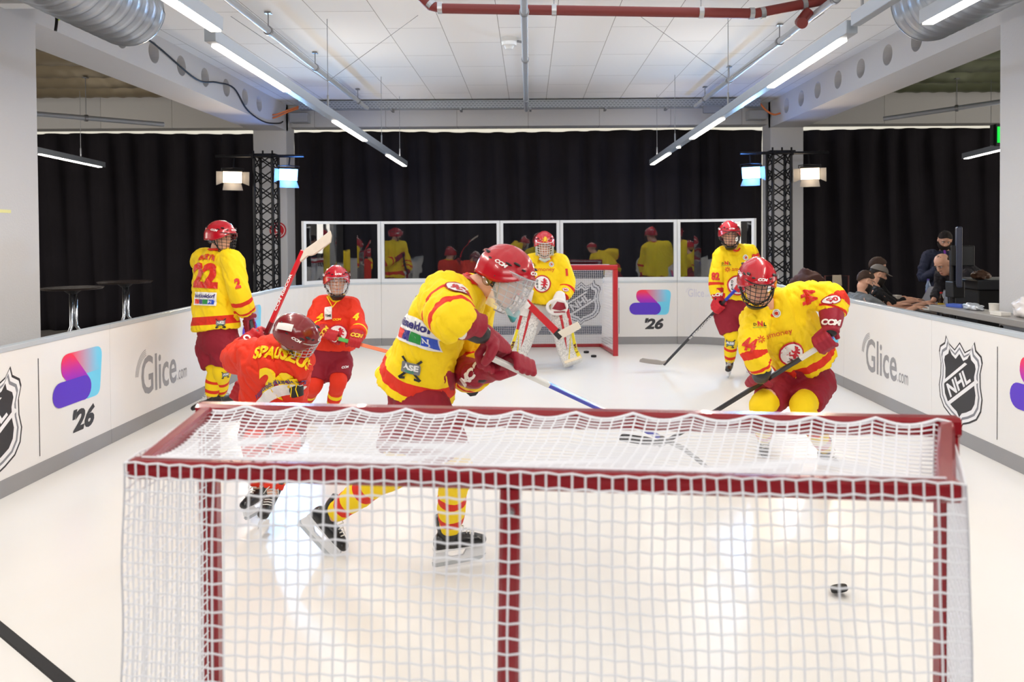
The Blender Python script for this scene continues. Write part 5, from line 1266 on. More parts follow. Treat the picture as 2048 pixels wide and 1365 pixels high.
for s in (-1, 1): tube(bm, [c_+V3((s*.02, -.035, .04)), c_+V3((s*.012, -.047, 0)), c_+V3((s*.022, -.035, -.045))], .003, 5)
obj('piping', bm, mat('yellow_trim', YEL, .7), bh_)
p = Print(); p.poly([(-.04, -.018), (.04, -.018), (.04, .018), (-.04, .018)], srgb(235, 230, 228)); onto(he, 571, 655, (-.6, -.7, .4), (.2, .3, 1), p, 'sticker', .02, .0125)
stick('red and white hockey stick raised blade up by the crouching player', top_, heel, P(672, 458, 4.70)-heel, mat('red_shaft', srgb(206, 24, 38), .3, coat=.3), mat('worn_white_blade', srgb(226, 214, 200), .7, var=.2, vscale=20), blacktape, 'CCM RIBCOR', curve=-.02, bh=.07, txtat=.72, txtlen=.26, extra=[(.0, .52, mat('dark_red_shaft', srgb(110, 20, 30), .3))], blade_len=.26)
# --- player 82 at the back right
J = dict(H=HeadF(P(1459, 468, 8.72), (-.06, -.98, -.16), (.0, 0, 1), 1.06), neck=P(1466, 494, 8.80), chest=P(1471, 525, 8.82), mid=P(1470, 565, 8.82), hem=P(1467, 602, 8.80), hs=(-1, .0, 0), hemsize=(.25, .17),
         sr=P(1444, 512, 8.80), sl=P(1500, 507, 8.86), er=P(1432, 560, 8.74), el=P(1514, 556, 8.78), pel=P(1468, 620, 8.82), hr=P(1450, 628, 8.80), hl=P(1488, 628, 8.84),
         kr=P(1463, 676, 8.72), kl=P(1496, 678, 8.88), ar=P(1459, 724, 8.86), al=P(1504, 722, 9.05), front=(0, -1, 0))
top_ = P(1490, 560, 8.42); heel = P(1328, 730, 9.30); sd_ = (heel-top_).normalized()
J['gl'] = (top_+sd_*.09, -sd_, -1); J['gr'] = (top_+sd_*.48, -sd_, 1)
for s in 'rl': J['w'+s] = wrist(J, s, J['g'+s][0])
J['cr'] = J['er'].lerp(J['wr'], .75); J['cl'] = J['el'].lerp(J['wl'], .75)
J['toer'] = ((-.35, -.93, 0), (0, 0, 1)); J['toel'] = ((.4, -.9, 0), (0, 0, 1))
t, js, sh, so, he = kit(J, 'person in yellow jersey 82 standing by the far right corner', yj2, ys, 21, gm=gred)
p = Print(); deg(p, .03, -.13, .115); onto(js, 1470, 548, (0, -1, 0), (0.05, 0, 1), p, 'club_crest', .02, .004)
p = Print(); smoney(p, .30, .03, .045); dnl(p, -.10, .12, .10); badge(p, .12, .19, .033); onto(js, 1470, 548, (0, -1, 0), (0.05, 0, 1), p, 'chest_print', .02, .004)
p = Print(); p.text('82', 0, 0, .13, .105, red_txt, bold=.06); onto(js, 1514, 516, (.5, -1, .2), (-.15, 0, 1), p, 'sleeve_number', .02, .004)
p = Print(); p.text('82', 0, 0, .09, .09, red_txt, bold=.06); onto(js, 1431, 553, (-.4, -1, 0), (0, 0, 1), p, 'sleeve_number', .02, .004)
p = Print(); ase(p, .11); onto(so['r'], 1460, 688, (0, -1, 0), (0, 0, 1), p, 'patch', .02, .003)
stick('dark hockey stick with white lettering held by player 82', top_, heel, (-.98, .0, .05), mat('carbon_shaft', srgb(44, 44, 48), .35), mat('grey_taped_blade', srgb(176, 170, 164), .8, var=.2), None, 'SHERWOOD', txtat=.53, txtlen=.44, extra=[(.0, .22, mat('blue_band', srgb(40, 60, 190), .3))])
# --- goalkeeper
J = dict(H=HeadF(P(1089, 488, 9.48), (.0, -.96, -.26), (0, 0, 1), 1.1), neck=P(1090, 516, 9.6), chest=P(1091, 545, 9.62), mid=P(1090, 580, 9.62), hem=P(1087, 608, 9.62), hs=(-1, 0, 0), hemsize=(.16, .15),
         sr=P(1062, 527, 9.62), sl=P(1120, 528, 9.62), er=P(1045, 566, 9.56), el=P(1136, 568, 9.56), pel=P(1090, 628, 9.75), hr=P(1070, 636, 9.72), hl=P(1110, 636, 9.72),
         kr=P(1052, 668, 9.60), kl=P(1124, 668, 9.60), ar=P(1030, 712, 9.72), al=P(1135, 712, 9.70), arm=(.12, .12, .10, .09), front=(0, -1, 0))
t = player_root('person in goalkeeper gear and yellow jersey standing before the far goal', J['pel'].x, J['pel'].y)
J['wr'] = P(1052, 600, 9.44); J['wl'] = P(1122, 600, 9.42)
body(J, t); face_parts(J['H'], t); he = helmet(J['H'], t, mat('painted_goalie_mask', srgb(196, 28, 40), .3, coat=.4), mat('white_cage_wire', srgb(225, 225, 225), .4), txt=None, ear=False, cup=False, wr=.0026)
bm = bmesh.new(); H = J['H']
for s in (-1, 1):
    loft(bm, [(H(s*.092, .045, z), H.Y, H.X, a, .012) for z, a in ((.04, .035), (-.03, .052), (-.09, .040), (-.12, .02))], 14)
tube(bm, [H(-.06, .10, -.145), H(0, .125, -.165), H(.06, .10, -.145)], [.014, .022, .014], 10); obj('mask_side', bm, mat('pale_mask_paint', srgb(206, 214, 196), .4, var=.35, vscale=30), he, smooth=True)
p = Print(); p.poly([(x*.07, y*.06) for x, y in LION], srgb(240, 200, 40)); onto(he, 0, 0, H.Y*.8+H.Z*.6, H.Z, p, 'mask_art', .02, .0125, c=H(0, .12, .08), rng=.1)
js = jersey(J, t, yj2, seed=31); sh = shorts(J, t, mat('white_goalie_pants', srgb(222, 220, 218), .7, bump=.3), seed=32)
p = Print(); smoney(p, .32, .0, .07); dnl(p, -.12, .145, .09); badge(p, .12, .14, .032); onto(js, 1084, 552, (0, -1, 0), (0, 0, 1), p, 'chest_print', .02, .004)
p = Print(); deg(p, .0, -.10, .11); onto(js, 1084, 552, (0, -1, 0), (0, 0, 1), p, 'club_crest', .02, .004)
p = Print(); p.text('1', 0, 0, .03, .09, red_txt, bold=.06); onto(js, 1133, 545, (.4, -1, 0), (0, 0, 1), p, 'sleeve_number', .02, .004)
p = Print(); armlogo(p, .04); onto(js, 1131, 580, (.3, -1, 0), (0, 0, 1), p, 'sleeve_badge', .02, .004)
marble = mat('marbled_white_pad', srgb(226, 224, 220), .5, bump=.1); nt = marble.node_tree
vn = nt.nodes.new('ShaderNodeTexNoise'); vn.inputs['Scale'].default_value = 9; vn.inputs['Detail'].default_value = 8; vn.inputs['Distortion'].default_value = 2.5
cr = nt.nodes.new('ShaderNodeValToRGB'); cr.color_ramp.elements[0].position = .47; cr.color_ramp.elements[0].color = srgb(228, 226, 222); cr.color_ramp.elements[1].position = .53; cr.color_ramp.elements[1].color = srgb(228, 226, 222)
x_ = cr.color_ramp.elements.new(.5); x_.color = srgb(110, 108, 108); nt.links.new(vn.outputs[0], cr.inputs[0]); nt.links.new(cr.outputs[0], nt.nodes['Principled BSDF'].inputs['Base Color'])
for s, sg, pt in (('r', -1, [(1062, 622), (1052, 662), (1036, 704), (1018, 728)]), ('l', 1, [(1118, 622), (1126, 662), (1136, 704), (1146, 728)])):
    q = [P(x, y, z) for (x, y), z in zip(pt, (9.42, 9.40, 9.46, 9.40))]; pp, rr = smoothpath(q, [.125, .13, .125, .12], 5)
    T, _ = frames(pp); rings = []; n = len(pp)
    for i, c in enumerate(pp):
        Xd = V3((1, .12*sg, 0)); Xd = (Xd-T[i]*Xd.dot(T[i])).normalized(); Yd = T[i].cross(Xd); rings.append((c, Xd, Yd, rr[i], .055+.012*(2 < i < 9)))
    bm = bmesh.new(); loft(bm, rings, 28, 4.5); pad = obj('leg_pad', bm, marble, t, smooth='auto')
    Lp = sum((pp[i+1]-pp[i]).length for i in range(n-1))
    def padf(x, y, o, pp=pp, rings=rings, n=n, Lp=Lp):
        f = min(.999, max(0, y/Lp))*(n-1); i = int(f); g_ = f-i; c = pp[i].lerp(pp[i+1], g_); Xd = rings[i][1]; Yd = rings[i][2]; Yd = Yd if Yd.y < 0 else -Yd
        return c+Xd*x+Yd*(rings[i][4]*1.0+o+.003)
    p = Print(); yl = srgb(236, 214, 20)
    p.poly([(sg*.075, .0), (sg*.118, .0), (sg*.118, .25), (sg*.085, .25)], srgb(190, 24, 36)); p.poly([(sg*.085, .25), (sg*.118, .25), (sg*.118, Lp*.97), (sg*.07, Lp*.97)], yl)
    p.poly([(-sg*.02, .0), (sg*.02, .0), (sg*.01, .30), (-sg*.01, .42)], srgb(190, 24, 36)); p.poly([(sg*.062, .30), (sg*.078, .28), (-sg*.03, .60), (-sg*.045, .60)], yl)
    p.poly([(-.11, Lp*.86), (.11, Lp*.86), (.115, Lp*.97), (-.115, Lp*.97)], srgb(236, 222, 196), 1)
    p.text('CCM', sg*.098, .45, .16, .032, srgb(90, 10, 40), 2, rot=(pi/2 if sg > 0 else -pi/2)+pi*(0 if sg < 0 else 1), shear=.15, bold=.05)
    p.build('pad_print', padf, .05, pad)
    skate(t, J['a'+s], (sg*.35, -.93, 0), (0, 0, 1), 1.0)
# catcher and blocker
bm = bmesh.new(); c = P(1117, 612, 9.32); limb(bm, [c+V3((.02, .04, .12)), c+V3((0, 0, .02)), c+V3((-.02, -.02, -.05))], [.07, .095, .08], 16); tube(bm, [c+V3((.12*cos(a)-.02, -.06, .085*sin(a)-.01)) for a in [2*pi*q/16 for q in range(16)]], .022, 8, closed=True, cap=False)
ct = obj('catching_glove', evalmesh(bm, .009, 2), mat('white_leather', srgb(228, 224, 220), .6, bump=.2), t, smooth=True)
p = Print(); p.poly([(-.08, -.03), (-.02, .06), (.07, .04), (.09, -.03), (.02, -.05)], MAR).poly([(-.06, -.075), (.08, -.075), (.08, -.06), (-.06, -.06)], MAR); onto(ct, 0, 0, (0, -1, 0), (0, 0, 1), p, 'glove_print', .02, .003, c=c)
top_ = P(1046, 598, 9.30); heel = P(1120, 671, 9.26); sd_ = (heel-top_).normalized()
glove(t, top_+sd_*.06, -sd_, J['wr'], J['er'], 1, mat('white_leather', srgb(228, 224, 220), .6), 1.1, txt=None)
bm = bmesh.new(); c = P(1046, 604, 9.34); bx(bm, c, (.20, .04, .34), Matrix.Rotation(.25, 3, 'Y')); obj('blocker_board', bm, mat('white_leather', srgb(228, 224, 220), .6), t, bevel=.015)
# goalkeeper's stick: shaft, wide paddle, blade
gt = thing('goalie_stick', 'wide red goalie stick with pale blade held by the goalkeeper', 'goalie stick', tuple(heel))
rd_ = mat('red_goalie_paddle', srgb(196, 22, 34), .3, coat=.3)
def slab_(bm, a, b, w, th):
    d = (b-a).normalized(); n = V3((0, -1, 0)); s = d.cross(n).normalized(); n = s.cross(d)
    ringloft(bm, [[q+s*x*w_+n*y*th for x, y in ((-1, -1), (1, -1), (1, 1), (-1, 1))] for q, w_ in ((a, w[0]), (b, w[1]))])
bm = bmesh.new(); slab_(bm, top_-sd_*.35, top_+sd_*.02, (.014, .014), .011); obj('shaft', bm, rd_, gt)
bm = bmesh.new(); slab_(bm, top_+sd_*.02, heel, (.040, .045), .011); pd = obj('paddle', bm, rd_, gt, bevel=.004)
bm = bmesh.new(); bt = P(1159, 650, 9.2); slab_(bm, heel+(heel-bt).normalized()*.02, bt, (.05, .045), .011); obj('blade', bm, mat('cream_blade', srgb(228, 218, 200), .6), gt, bevel=.004)
bm = bmesh.new(); slab_(bm, heel-sd_*.07, heel+sd_*.03, (.048, .050), .013); obj('heel_band', bm, blk, gt)
# ------------------------------------------------------------------ crew and their tables behind the right boards
FLZ = -.03
jeans = mat('dark_trousers', srgb(52, 52, 58), .85, bump=.3, bscale=30)
def shirt(J, t, m, seed, name='shirt', arm=(.075, .068, .056, .050), cover=.55, vox=.011, hem=(.19, .125)):
    J.setdefault('hs', J['sr']-J['sl']); k = 1.0; sl = (J['sl']+J['sr'])/2; ss = (J['sr']-J['sl']).normalized()
    pts = [J['hem'], J['hem'].lerp(J['chest'], .5), J['chest'], sl.lerp(J['neck'], .3), J['neck']]
    pp, ru = smoothpath(pts, [hem[0], .185, .195, .15, .062], 4); _, rv = smoothpath(pts, [hem[1], .125, .13, .09, .06], 4); T, _u = frames(pp)
    bm = bmesh.new(); rings = []
    for i, p in enumerate(pp): s_ = (ss-T[i]*ss.dot(T[i])).normalized(); rings.append((p, s_, T[i].cross(s_), ru[i], rv[i]))
    loft(bm, rings, 24, 2.2)
    for s in 'lr':
        a = [sl.lerp(J['s'+s], .55), J['s'+s]]
        if cover <= .5: a += [J['s'+s].lerp(J['e'+s], cover*2)]; r = arm[:3]
        else: a += [J['e'+s], J['e'+s].lerp(J['w'+s], (cover-.5)*2)]; r = arm
        p, rr = smoothpath(a, list(r), 4); tube(bm, p, rr, 14); ellipsoid(bm, J['s'+s], (arm[1],)*3)
    me = evalmesh(bm, vox, 4); folds(me, .012, (9, 9, 5), seed); o = obj(name, me, m, t, smooth=True)
    bm = bmesh.new(); up2 = (J['neck']-J['chest']).normalized(); Fv = ss.cross(up2).normalized()
    tube(bm, [J['neck']+(ss*cos(a)*.064+Fv*sin(a)*.064) for a in [2*pi*q/20 for q in range(20)]], .008, 6, closed=True, cap=False); obj('collar', bm, m, o, smooth=True); return o
def trousers(J, t, m=jeans):
    bm = bmesh.new(); S_ = (J['hr']-J['hl']).normalized(); up = (J['chest']-J['pel']).normalized(); Fv = S_.cross(up).normalized()
    loft(bm, [(J['pel']+up*z, S_, Fv, a, b) for z, a, b in ((-.08, .12, .10), (.0, .175, .125), (.12, .165, .115))], 18, 2.2)
    for s in 'lr': limb(bm, [J['pel'].lerp(J['h'+s], .7), J['h'+s], J['k'+s], J['a'+s]], [.095, .095, .068, .055], 14)
    me = evalmesh(bm, .012, 3); folds(me, .005, (8, 8, 5), 4); return obj('trousers', me, m, t, smooth=True)
def shoes(J, t, d):
    d = V3(d).normalized(); m = mat('dark_shoe', srgb(36, 34, 34), .5)
    for s in 'lr':
        a = V3((J['a'+s].x, J['a'+s].y, FLZ)); bm = bmesh.new()
        limb(bm, [a+V3((0, 0, .07))-d*.02, a+V3((0, 0, .05))+d*.08, a+V3((0, 0, .04))+d*.15], [.045, .042, .032], 12); obj('shoe', bm, m, t, smooth=True)
        for v in t.children[-1].data.vertices: v.co.z = max(v.co.z, FLZ+.001)
def seated(c, face, z_head, lean=.15):
    """joints of a seated figure: c = head centre, face = direction on the floor plane"""
    f = V3((face[0], face[1], 0)).normalized(); r = V3((f.y, -f.x, 0)); J = {}
    J['neck'] = c-V3((0, 0, .15))-f*.04; J['chest'] = J['neck']-V3((0, 0, .17))-f*.06
    J['pel'] = V3((c.x, c.y, .50))-f*(.06+lean); J['hem'] = J['pel']+V3((0, 0, .06))
    for s, g_ in (('l', -1), ('r', 1)):
        J['s'+s] = J['neck']+r*g_*.18-V3((0, 0, .07))-f*.02; J['h'+s] = J['pel']+r*g_*.09; J['k'+s] = J['h'+s]+f*.42+V3((0, 0, .02)); J['a'+s] = J['k'+s]-V3((0, 0, .44))-f*.05
    return J, f, r
def chair_(x, y, rot, label):
    t = thing('folding_chair', label, 'chair', (x, y, FLZ), rot, 'chairs of the crew'); cm = mat('dark_chair', srgb(30, 30, 32), .5)
    bm = bmesh.new(); bb(bm, (-.21, -.21, .43), (.21, .21, .46)); obj('seat', bm, cm, t, local=True, bevel=.01)
    bm = bmesh.new(); bb(bm, (-.20, -.23, .60), (.20, -.205, .86)); obj('backrest', bm, cm, t, local=True, bevel=.01)
    for sx in (-1, 1):
        for sy in (-1, 1):
            bm = bmesh.new(); tube(bm, [(sx*.19, sy*.19, .43), (sx*.20, sy*.20, 0)], .012, 8); 
            if sy < 0: tube(bm, [(sx*.19, -.19, .43), (sx*.19, -.22, .84)], .012, 8)
            obj('leg', bm, steelw, t, local=True)
hairb = mat('dark_brown_hair', srgb(62, 42, 30), .8, bump=.6, bscale=90); haird = mat('near_black_hair', srgb(34, 26, 22), .8, bump=.6, bscale=90)
beardm = haird
def beard(H, t, m):
    bm = bmesh.new(); rows = []
    for j in range(6):
        z = -.045-.017*j; r = []
        for q in range(15):
            a = radians(-88+176*q/14); w = .074-.030*max(0, (j-2)/3)**1.5; d = .094-.012*(j/5)
            r.append(bm.verts.new(H(w*sin(a), d*cos(a)**.8 if cos(a) > 0 else 0, z-.012*abs(cos(a))*(j/5)+(.012*abs(sin(a))))))
        rows.append(r)
    for j in range(5):
        for q in range(14): bm.faces.new((rows[j][q], rows[j][q+1], rows[j+1][q+1], rows[j+1][q]))
    o = obj('beard', bm, m, t, smooth=True); s_ = o.modifiers.new('s', 'SOLIDIFY'); s_.thickness = .010; s_.offset = 1
# man in grey shirt with glasses
def crew(label, px, py, y, face, tilt, smat, seed, hands, hair, cover=.3, tr=jeans, chair=None, lean=.15, hs=1.0, **kw):
    c = P(px, py, y); J, f, r = seated(c, face, 0, lean); J['H'] = HeadF(c, (f.x, f.y, tilt), (0, 0, 1), hs)
    for s, g_ in (('l', -1), ('r', 1)):
        hd = hands[s]; J['w'+s] = V3(hd); m_ = (J['s'+s]+J['w'+s])/2; J['e'+s] = m_-V3((0, 0, .12))+r*g_*.06-f*.04
        J['hand'+s] = ((J['w'+s]-J['e'+s])*V3((1, 1, .2)), V3((0, 0, -1)), g_*-1*1.0, .35)
    t = player_root(label, J['pel'].x, J['pel'].y); body(J, t, hands=True, vox=.0075); face_parts(J['H'], t, hair)
    shirt(J, t, smat, seed, cover=cover); trousers(J, t, tr); shoes(J, t, f)
    if chair: chair_(J['pel'].x-f.x*.02, J['pel'].y-f.y*.02, math.atan2(-f.x, f.y), chair)
    return t, J
TT = .75
t, J = crew('person in grey polo shirt with glasses and beard seated nearest the boards', 1731, 562, 8.95, (.96, .15), -.45, mat('grey_shirt', srgb(112, 116, 120), .85, bump=.3, bscale=30), 41, dict(l=(4.50, 9.22, .80), r=(4.48, 8.82, .80)), hairb, cover=.34, chair='dark chair under the crew member in the grey polo shirt')
hair_cap(J['H'], t, hairb, seed=3); beard(J['H'], t, beardm)
H = J['H']; bm = bmesh.new()
for s in (-1, 1): tube(bm, [H(s*.032+.022*cos(a), .093, .010+.016*sin(a)) for a in [2*pi*q/14 for q in range(14)]], .0018, 5, closed=True, cap=False); tube(bm, [H(s*.054, .092, .014), H(s*.082, .03, .018), H(s*.082, -.015, .012)], .0018, 5)
tube(bm, [H(-.010, .095, .014), H(.010, .095, .014)], .0018, 5); obj('glasses', bm, blk, t)
t, J = crew('person in black T-shirt and grey cap reaching over a laptop', 1757, 549, 9.45, (.97, -.1), -.35, mat('black_shirt', srgb(22, 22, 25), .85, bump=.3), 42, dict(l=(4.86, 9.62, .80), r=(4.84, 9.30, .80)), haird, cover=.36, chair='dark chair under the crew member in the grey cap')
hair_cap(J['H'], t, haird, seed=5); beard(J['H'], t, beardm); H = J['H']; capmt = mat('grey_cap_cloth', srgb(128, 122, 116), .85)
bm = shell(H, .092, .112, .092, -.006, .034, lambda a: 84); cp_ = obj('cap', bm, capmt, t, smooth=True); s_ = cp_.modifiers.new('s', 'SOLIDIFY'); s_.thickness = .004
bm = bmesh.new(); rows = [[bm.verts.new(H(.075*sin(a)*(1-.15*j/4), .085*cos(a)+.012+.07*j/4, .045-.012*(j/4)-.01*abs(sin(a))*j/4)) for a in [radians(-70+140*q/12) for q in range(13)]] for j in range(5)]
for j in range(4):
    for q in range(12): bm.faces.new((rows[j][q], rows[j][q+1], rows[j+1][q+1], rows[j+1][q]))
o = obj('brim', bm, capmt, cp_, smooth=True); s_ = o.modifiers.new('s', 'SOLIDIFY'); s_.thickness = .004
t, J = crew('person with bushy brown hair seated behind the one in the grey cap', 1756, 534, 10.05, (.95, -.2), -.3, mat('black_shirt', srgb(22, 22, 25), .85), 43, dict(l=(5.02, 10.15, .80), r=(5.0, 9.9, .80)), hairb, cover=.8, chair='dark chair under the bushy haired crew member')
hair_cap(J['H'], t, hairb, r=(.096, .116, .112), seed=9)
# standing man in navy jacket looking down
c = P(1890, 480, 10.35); f = V3((-.35, -.94, 0)).normalized(); r = V3((f.y, -f.x, 0)); J = dict(H=HeadF(c, (f.x, f.y, -.75), (0, -.2, 1), 1.02), neck=c-V3((0, 0, .15))-f*.05)
J['chest'] = J['neck']-V3((0, 0, .20))-f*.02; J['pel'] = V3((J['neck'].x+.02, J['neck'].y+.02, .93)); J['hem'] = J['pel']-V3((0, 0, .02))
for s, g_ in (('l', -1), ('r', 1)):
    J['s'+s] = J['neck']+r*g_*.20-V3((0, 0, .08)); J['e'+s] = J['s'+s]-V3((0, 0, .30))+r*g_*.06; J['w'+s] = J['chest']+f*.22-V3((0, 0, .02))+r*g_*.07; J['h'+s] = J['pel']+r*g_*.09; J['k'+s] = J['h'+s]+f*.05-V3((0, 0, .42)); J['a'+s] = V3((J['k'+s].x, J['k'+s].y, .06))
    J['hand'+s] = (V3((0, 0, 1))+f*.3-r*g_*.5, -r*g_, g_*1.0, .9)
t = player_root('person in navy jacket standing behind the crew tables, looking down', J['pel'].x, J['pel'].y); body(J, t, hands=True, vox=.0075); face_parts(J['H'], t, haird)
shirt(J, t, mat('navy_jacket', srgb(40, 46, 70), .75, bump=.3), 44, name='jacket', cover=.93, arm=(.085, .08, .066, .055), hem=(.205, .15)); trousers(J, t, mat('grey_trousers', srgb(96, 94, 100), .85, bump=.3)); shoes(J, t, f); hair_cap(J['H'], t, haird, seed=11); beard(J['H'], t, haird)
bm = bmesh.new(); tube(bm, [J['H'](0, .10, -.10), J['chest']+f*.17+V3((0, 0, .02))], .008, 6, flat=2); obj('lanyard', bm, mat('purple_ribbon', srgb(130, 50, 170), .6), t)
# bald man leaning on the table
c = P(1886, 528, 9.25); f = V3((-.80, -.30, 0)).normalized(); r = V3((f.y, -f.x, 0)); J = dict(H=HeadF(c, (f.x, f.y, -.75), (-.3, -.1, 1), 1.05))
J['neck'] = c-f*.13-V3((0, 0, .10)); J['chest'] = J['neck']-f*.20-V3((0, 0, .03)); J['pel'] = J['chest']-f*.42; J['pel'].z = .95; J['chest'].z += .02; J['hem'] = J['pel']+f*.03
for s, g_ in (('l', -1), ('r', 1)):
    J['s'+s] = J['neck']-f*.07+r*g_*.19-V3((0, 0, .05)); J['w'+s] = V3((J['s'+s].x, J['s'+s].y, .815))+f*.17-r*g_*.02; J['e'+s] = (J['s'+s]+J['w'+s])/2-f*.10+r*g_*.05; J['h'+s] = J['pel']+r*g_*.09-V3((0, 0, .03)); J['k'+s] = J['h'+s]+f*.08-V3((0, 0, .42)); J['a'+s] = V3((J['h'+s].x, J['h'+s].y, .06))
    J['hand'+s] = (f, V3((0, 0, -1)), -g_, .25)
t = player_root('balding person in dark hoodie bending over the crew table', J['pel'].x, J['pel'].y); body(J, t, hands=True, vox=.0075); face_parts(J['H'], t, hairb)
shirt(J, t, mat('dark_hoodie', srgb(38, 36, 42), .85, bump=.3), 45, name='hoodie', cover=.9, arm=(.09, .085, .07, .058), hem=(.20, .15)); trousers(J, t); shoes(J, t, f)
H = J['H']; H2 = HeadF(H(0, -.010, .012), H.Y*.64+H.Z*.77, H.Z*.64-H.Y*.77, 1.05); hair_cap(H2, t, hairb, lambda a: 66+8*sin(a)**2, r=(.084, .108, .104), seed=13, zo=.0, yo=.0)
# tables
def table(name, label, cat, x0, x1, y0, y1, z, m, th=.03, leg=.03, lm=None, grp=None):
    t = thing(name, label, cat, ((x0+x1)/2, (y0+y1)/2, FLZ), group=grp); bm = bmesh.new(); bb(bm, (x0, y0, z-th), (x1, y1, z)); obj('table_top', bm, m, t, bevel=.004)
    for x in (x0+.06, x1-.06):
        for y in (y0+.06, y1-.06): bm = bmesh.new(); tube(bm, [(x, y, FLZ), (x, y, z-th)], leg/2, 8); obj('leg', bm, lm or steelw, t, smooth='auto')
    return t
dtab = mat('dark_brown_table', srgb(58, 50, 46), .4)
table('folding_table', 'dark brown folding table where the crew works', 'table', 4.62, 5.5, 8.55, 10.45, .75, dtab)
bt = table('metal_workbench', 'stainless workbench on black crossed legs behind the right boards', 'workbench', 3.80, 4.40-.32, 5.0, 7.22, .985, mat('stainless_steel', srgb(172, 168, 164), .4, metal=.35, bump=.05), th=.055, lm=trm)
bm = bmesh.new(); tube(bm, [(3.86, 5.1, .9), (3.86, 6.2, FLZ+.02)], .014, 8); tube(bm, [(3.86, 7.1, .9), (3.86, 6.2, FLZ+.02)], .014, 8); tube(bm, [(3.86, 6.2, .9), (3.86, 7.1, FLZ+.05)], .014, 8); obj('cross_brace', bm, trm, bt)
silver = mat('silver_laptop', srgb(150, 152, 156), .35, metal=.6)
def laptop(x, y, rz, ang, label, m=silver, z=TT):
    t = thing('laptop', label, 'laptop', (x, y, z+.001), rz, 'laptops on the crew table')
    bm = bmesh.new(); bb(bm, (-.16, -.11, 0), (.16, .11, .016)); obj('keyboard_base', bm, m, t, local=True, bevel=.004)
    bm = bmesh.new(); a = radians(ang); R = Matrix.Rotation(-a+pi/2, 3, 'X'); bx(bm, V3((0, .112+.105*sin(a-pi/2)*-1*-1, .016+.105*cos(a-pi/2))), (.32, .008, .21), Matrix.Rotation(-(a-pi/2), 3, 'X')); obj('screen_lid', bm, m, t, local=True, bevel=.003)
laptop(4.98, 9.45, -pi/2-.1, 112, 'silver laptop in front of the person in the grey cap')
laptop(4.85, 8.98, -pi/2+.1, 105, 'silver laptop in front of the person in the grey polo shirt')
laptop(5.15, 10.02, -pi/2, 118, 'thin open laptop at the far end of the crew table')
def lathe(bm, c, prof, n=20):
    ringloft(bm, [[V3(c)+V3((r_*cos(2*pi*k/n), r_*sin(2*pi*k/n), z)) for k in range(n)] for r_, z in prof])
def bottle(c, h, label, body_, cap_, wrap):
    t = thing('bottle', label, 'bottle', tuple(c)); bm = bmesh.new(); lathe(bm, c, [(.030, .001), (.034, .01), (.034, h*.55), (.030, h*.62), (.034, h*.68), (.014, h*.88), (.013, h*.94)]); obj('bottle_body', bm, body_, t, smooth='auto')
    bm = bmesh.new(); lathe(bm, c, [(.0145, h*.93), (.0145, h)]); obj('bottle_cap', bm, cap_, t); bm = bmesh.new(); lathe(bm, c, [(.0348, h*.22), (.0348, h*.48)]); obj('bottle_wrap', bm, wrap, t, smooth='auto')
purp = mat('violet_label', srgb(90, 70, 170), .4); waterm = mat('clear_blue_plastic', srgb(150, 170, 200), .15)
bottle(V3((5.36, 10.2, TT)), .30, 'clear water bottle with violet label on the crew table', waterm, purp, purp)
bottle(V3((4.72, 8.70, TT)), .24, 'dark cola bottle with yellow label at the near end of the crew table', mat('cola_brown', srgb(40, 22, 16), .15), mat('red_cap', srgb(190, 30, 30), .4), mat('yellow_label', srgb(200, 170, 60), .4))
def box_(name, label, cat, c, s, m, rot=0, bev=.004, grp=None):
    bm = bmesh.new(); bx(bm, (0, 0, s[2]/2), s); o = obj(name, bm, m, bevel=bev); o.location = c; o.rotation_euler = (0, 0, rot); return tag(o, label, cat, grp)
cardw = mat('white_card', srgb(226, 222, 214), .7)
box_('charger_box', 'white box lying on the crew table before the laptops', 'box', (4.74, 9.02, TT+.001), (.10, .16, .035), cardw, .3)
box_('paper_cup', 'small white paper holder on the far side of the grey cap laptop', 'cup', (4.78, 9.88, TT+.001), (.09, .09, .11), cardw, .4)
box_('tablet_case', 'flat black case on the near end of the crew table', 'case', (4.98, 8.70, TT+.001), (.3, .2, .02), blk, .1)
box_('sweet_packet', 'small violet packet on the crew table beside the white box', 'packet', (4.80, 8.84, TT+.001), (.08, .05, .04), purp, .5)
# things on the steel bench
bz = .986
box_('wipes_packet', 'blue and white packet lying on the steel workbench', 'packet', (3.92, 6.95, bz), (.10, .16, .03), mat('blue_packet', srgb(60, 90, 180), .4), .4)
bm = bmesh.new(); lathe(bm, (3.95, 6.45, bz), [(.032, 0), (.036, .004), (.040, .075), (.043, .08)]); tag(obj('drinking_cup', bm, cardw, smooth='auto'), 'white drinking cup standing on the steel workbench', 'cup')
def crumple(name, label, cat, c, s, m, seed):
    bm = bmesh.new(); bmesh.ops.create_icosphere(bm, subdivisions=4, radius=1)
    for v in bm.verts:
        d = 1+.28*noise.noise(v.co*2.2+V3((seed, 0, 0)))+.12*noise.noise(v.co*6+V3((0, seed, 0))); v.co = V3((v.co.x*s[0]*d, v.co.y*s[1]*d, max(v.co.z, -.55)*s[2]*d))
    z0 = min(v.co.z for v in bm.verts)
    for v in bm.verts: v.co += V3((c[0], c[1], c[2]-z0))
    return tag(obj(name, bm, m, smooth=True), label, cat)
crumple('plastic_bag', 'crumpled white plastic bag on the steel workbench at the frame edge', 'bag', (3.96, 6.02, bz), (.07, .17, .10), mat('white_bag_film', srgb(232, 226, 224), .35), 3)
crumple('foil_wrap', 'crumpled pale foil wrapping on the steel workbench', 'wrapping', (3.93, 6.72, bz), (.06, .12, .035), mat('pale_foil', srgb(200, 206, 214), .3, metal=.4), 5)
box_('snack_box', 'low white tray on the steel workbench before the bag', 'tray', (3.88, 6.25, bz), (.09, .13, .03), cardw, .1)
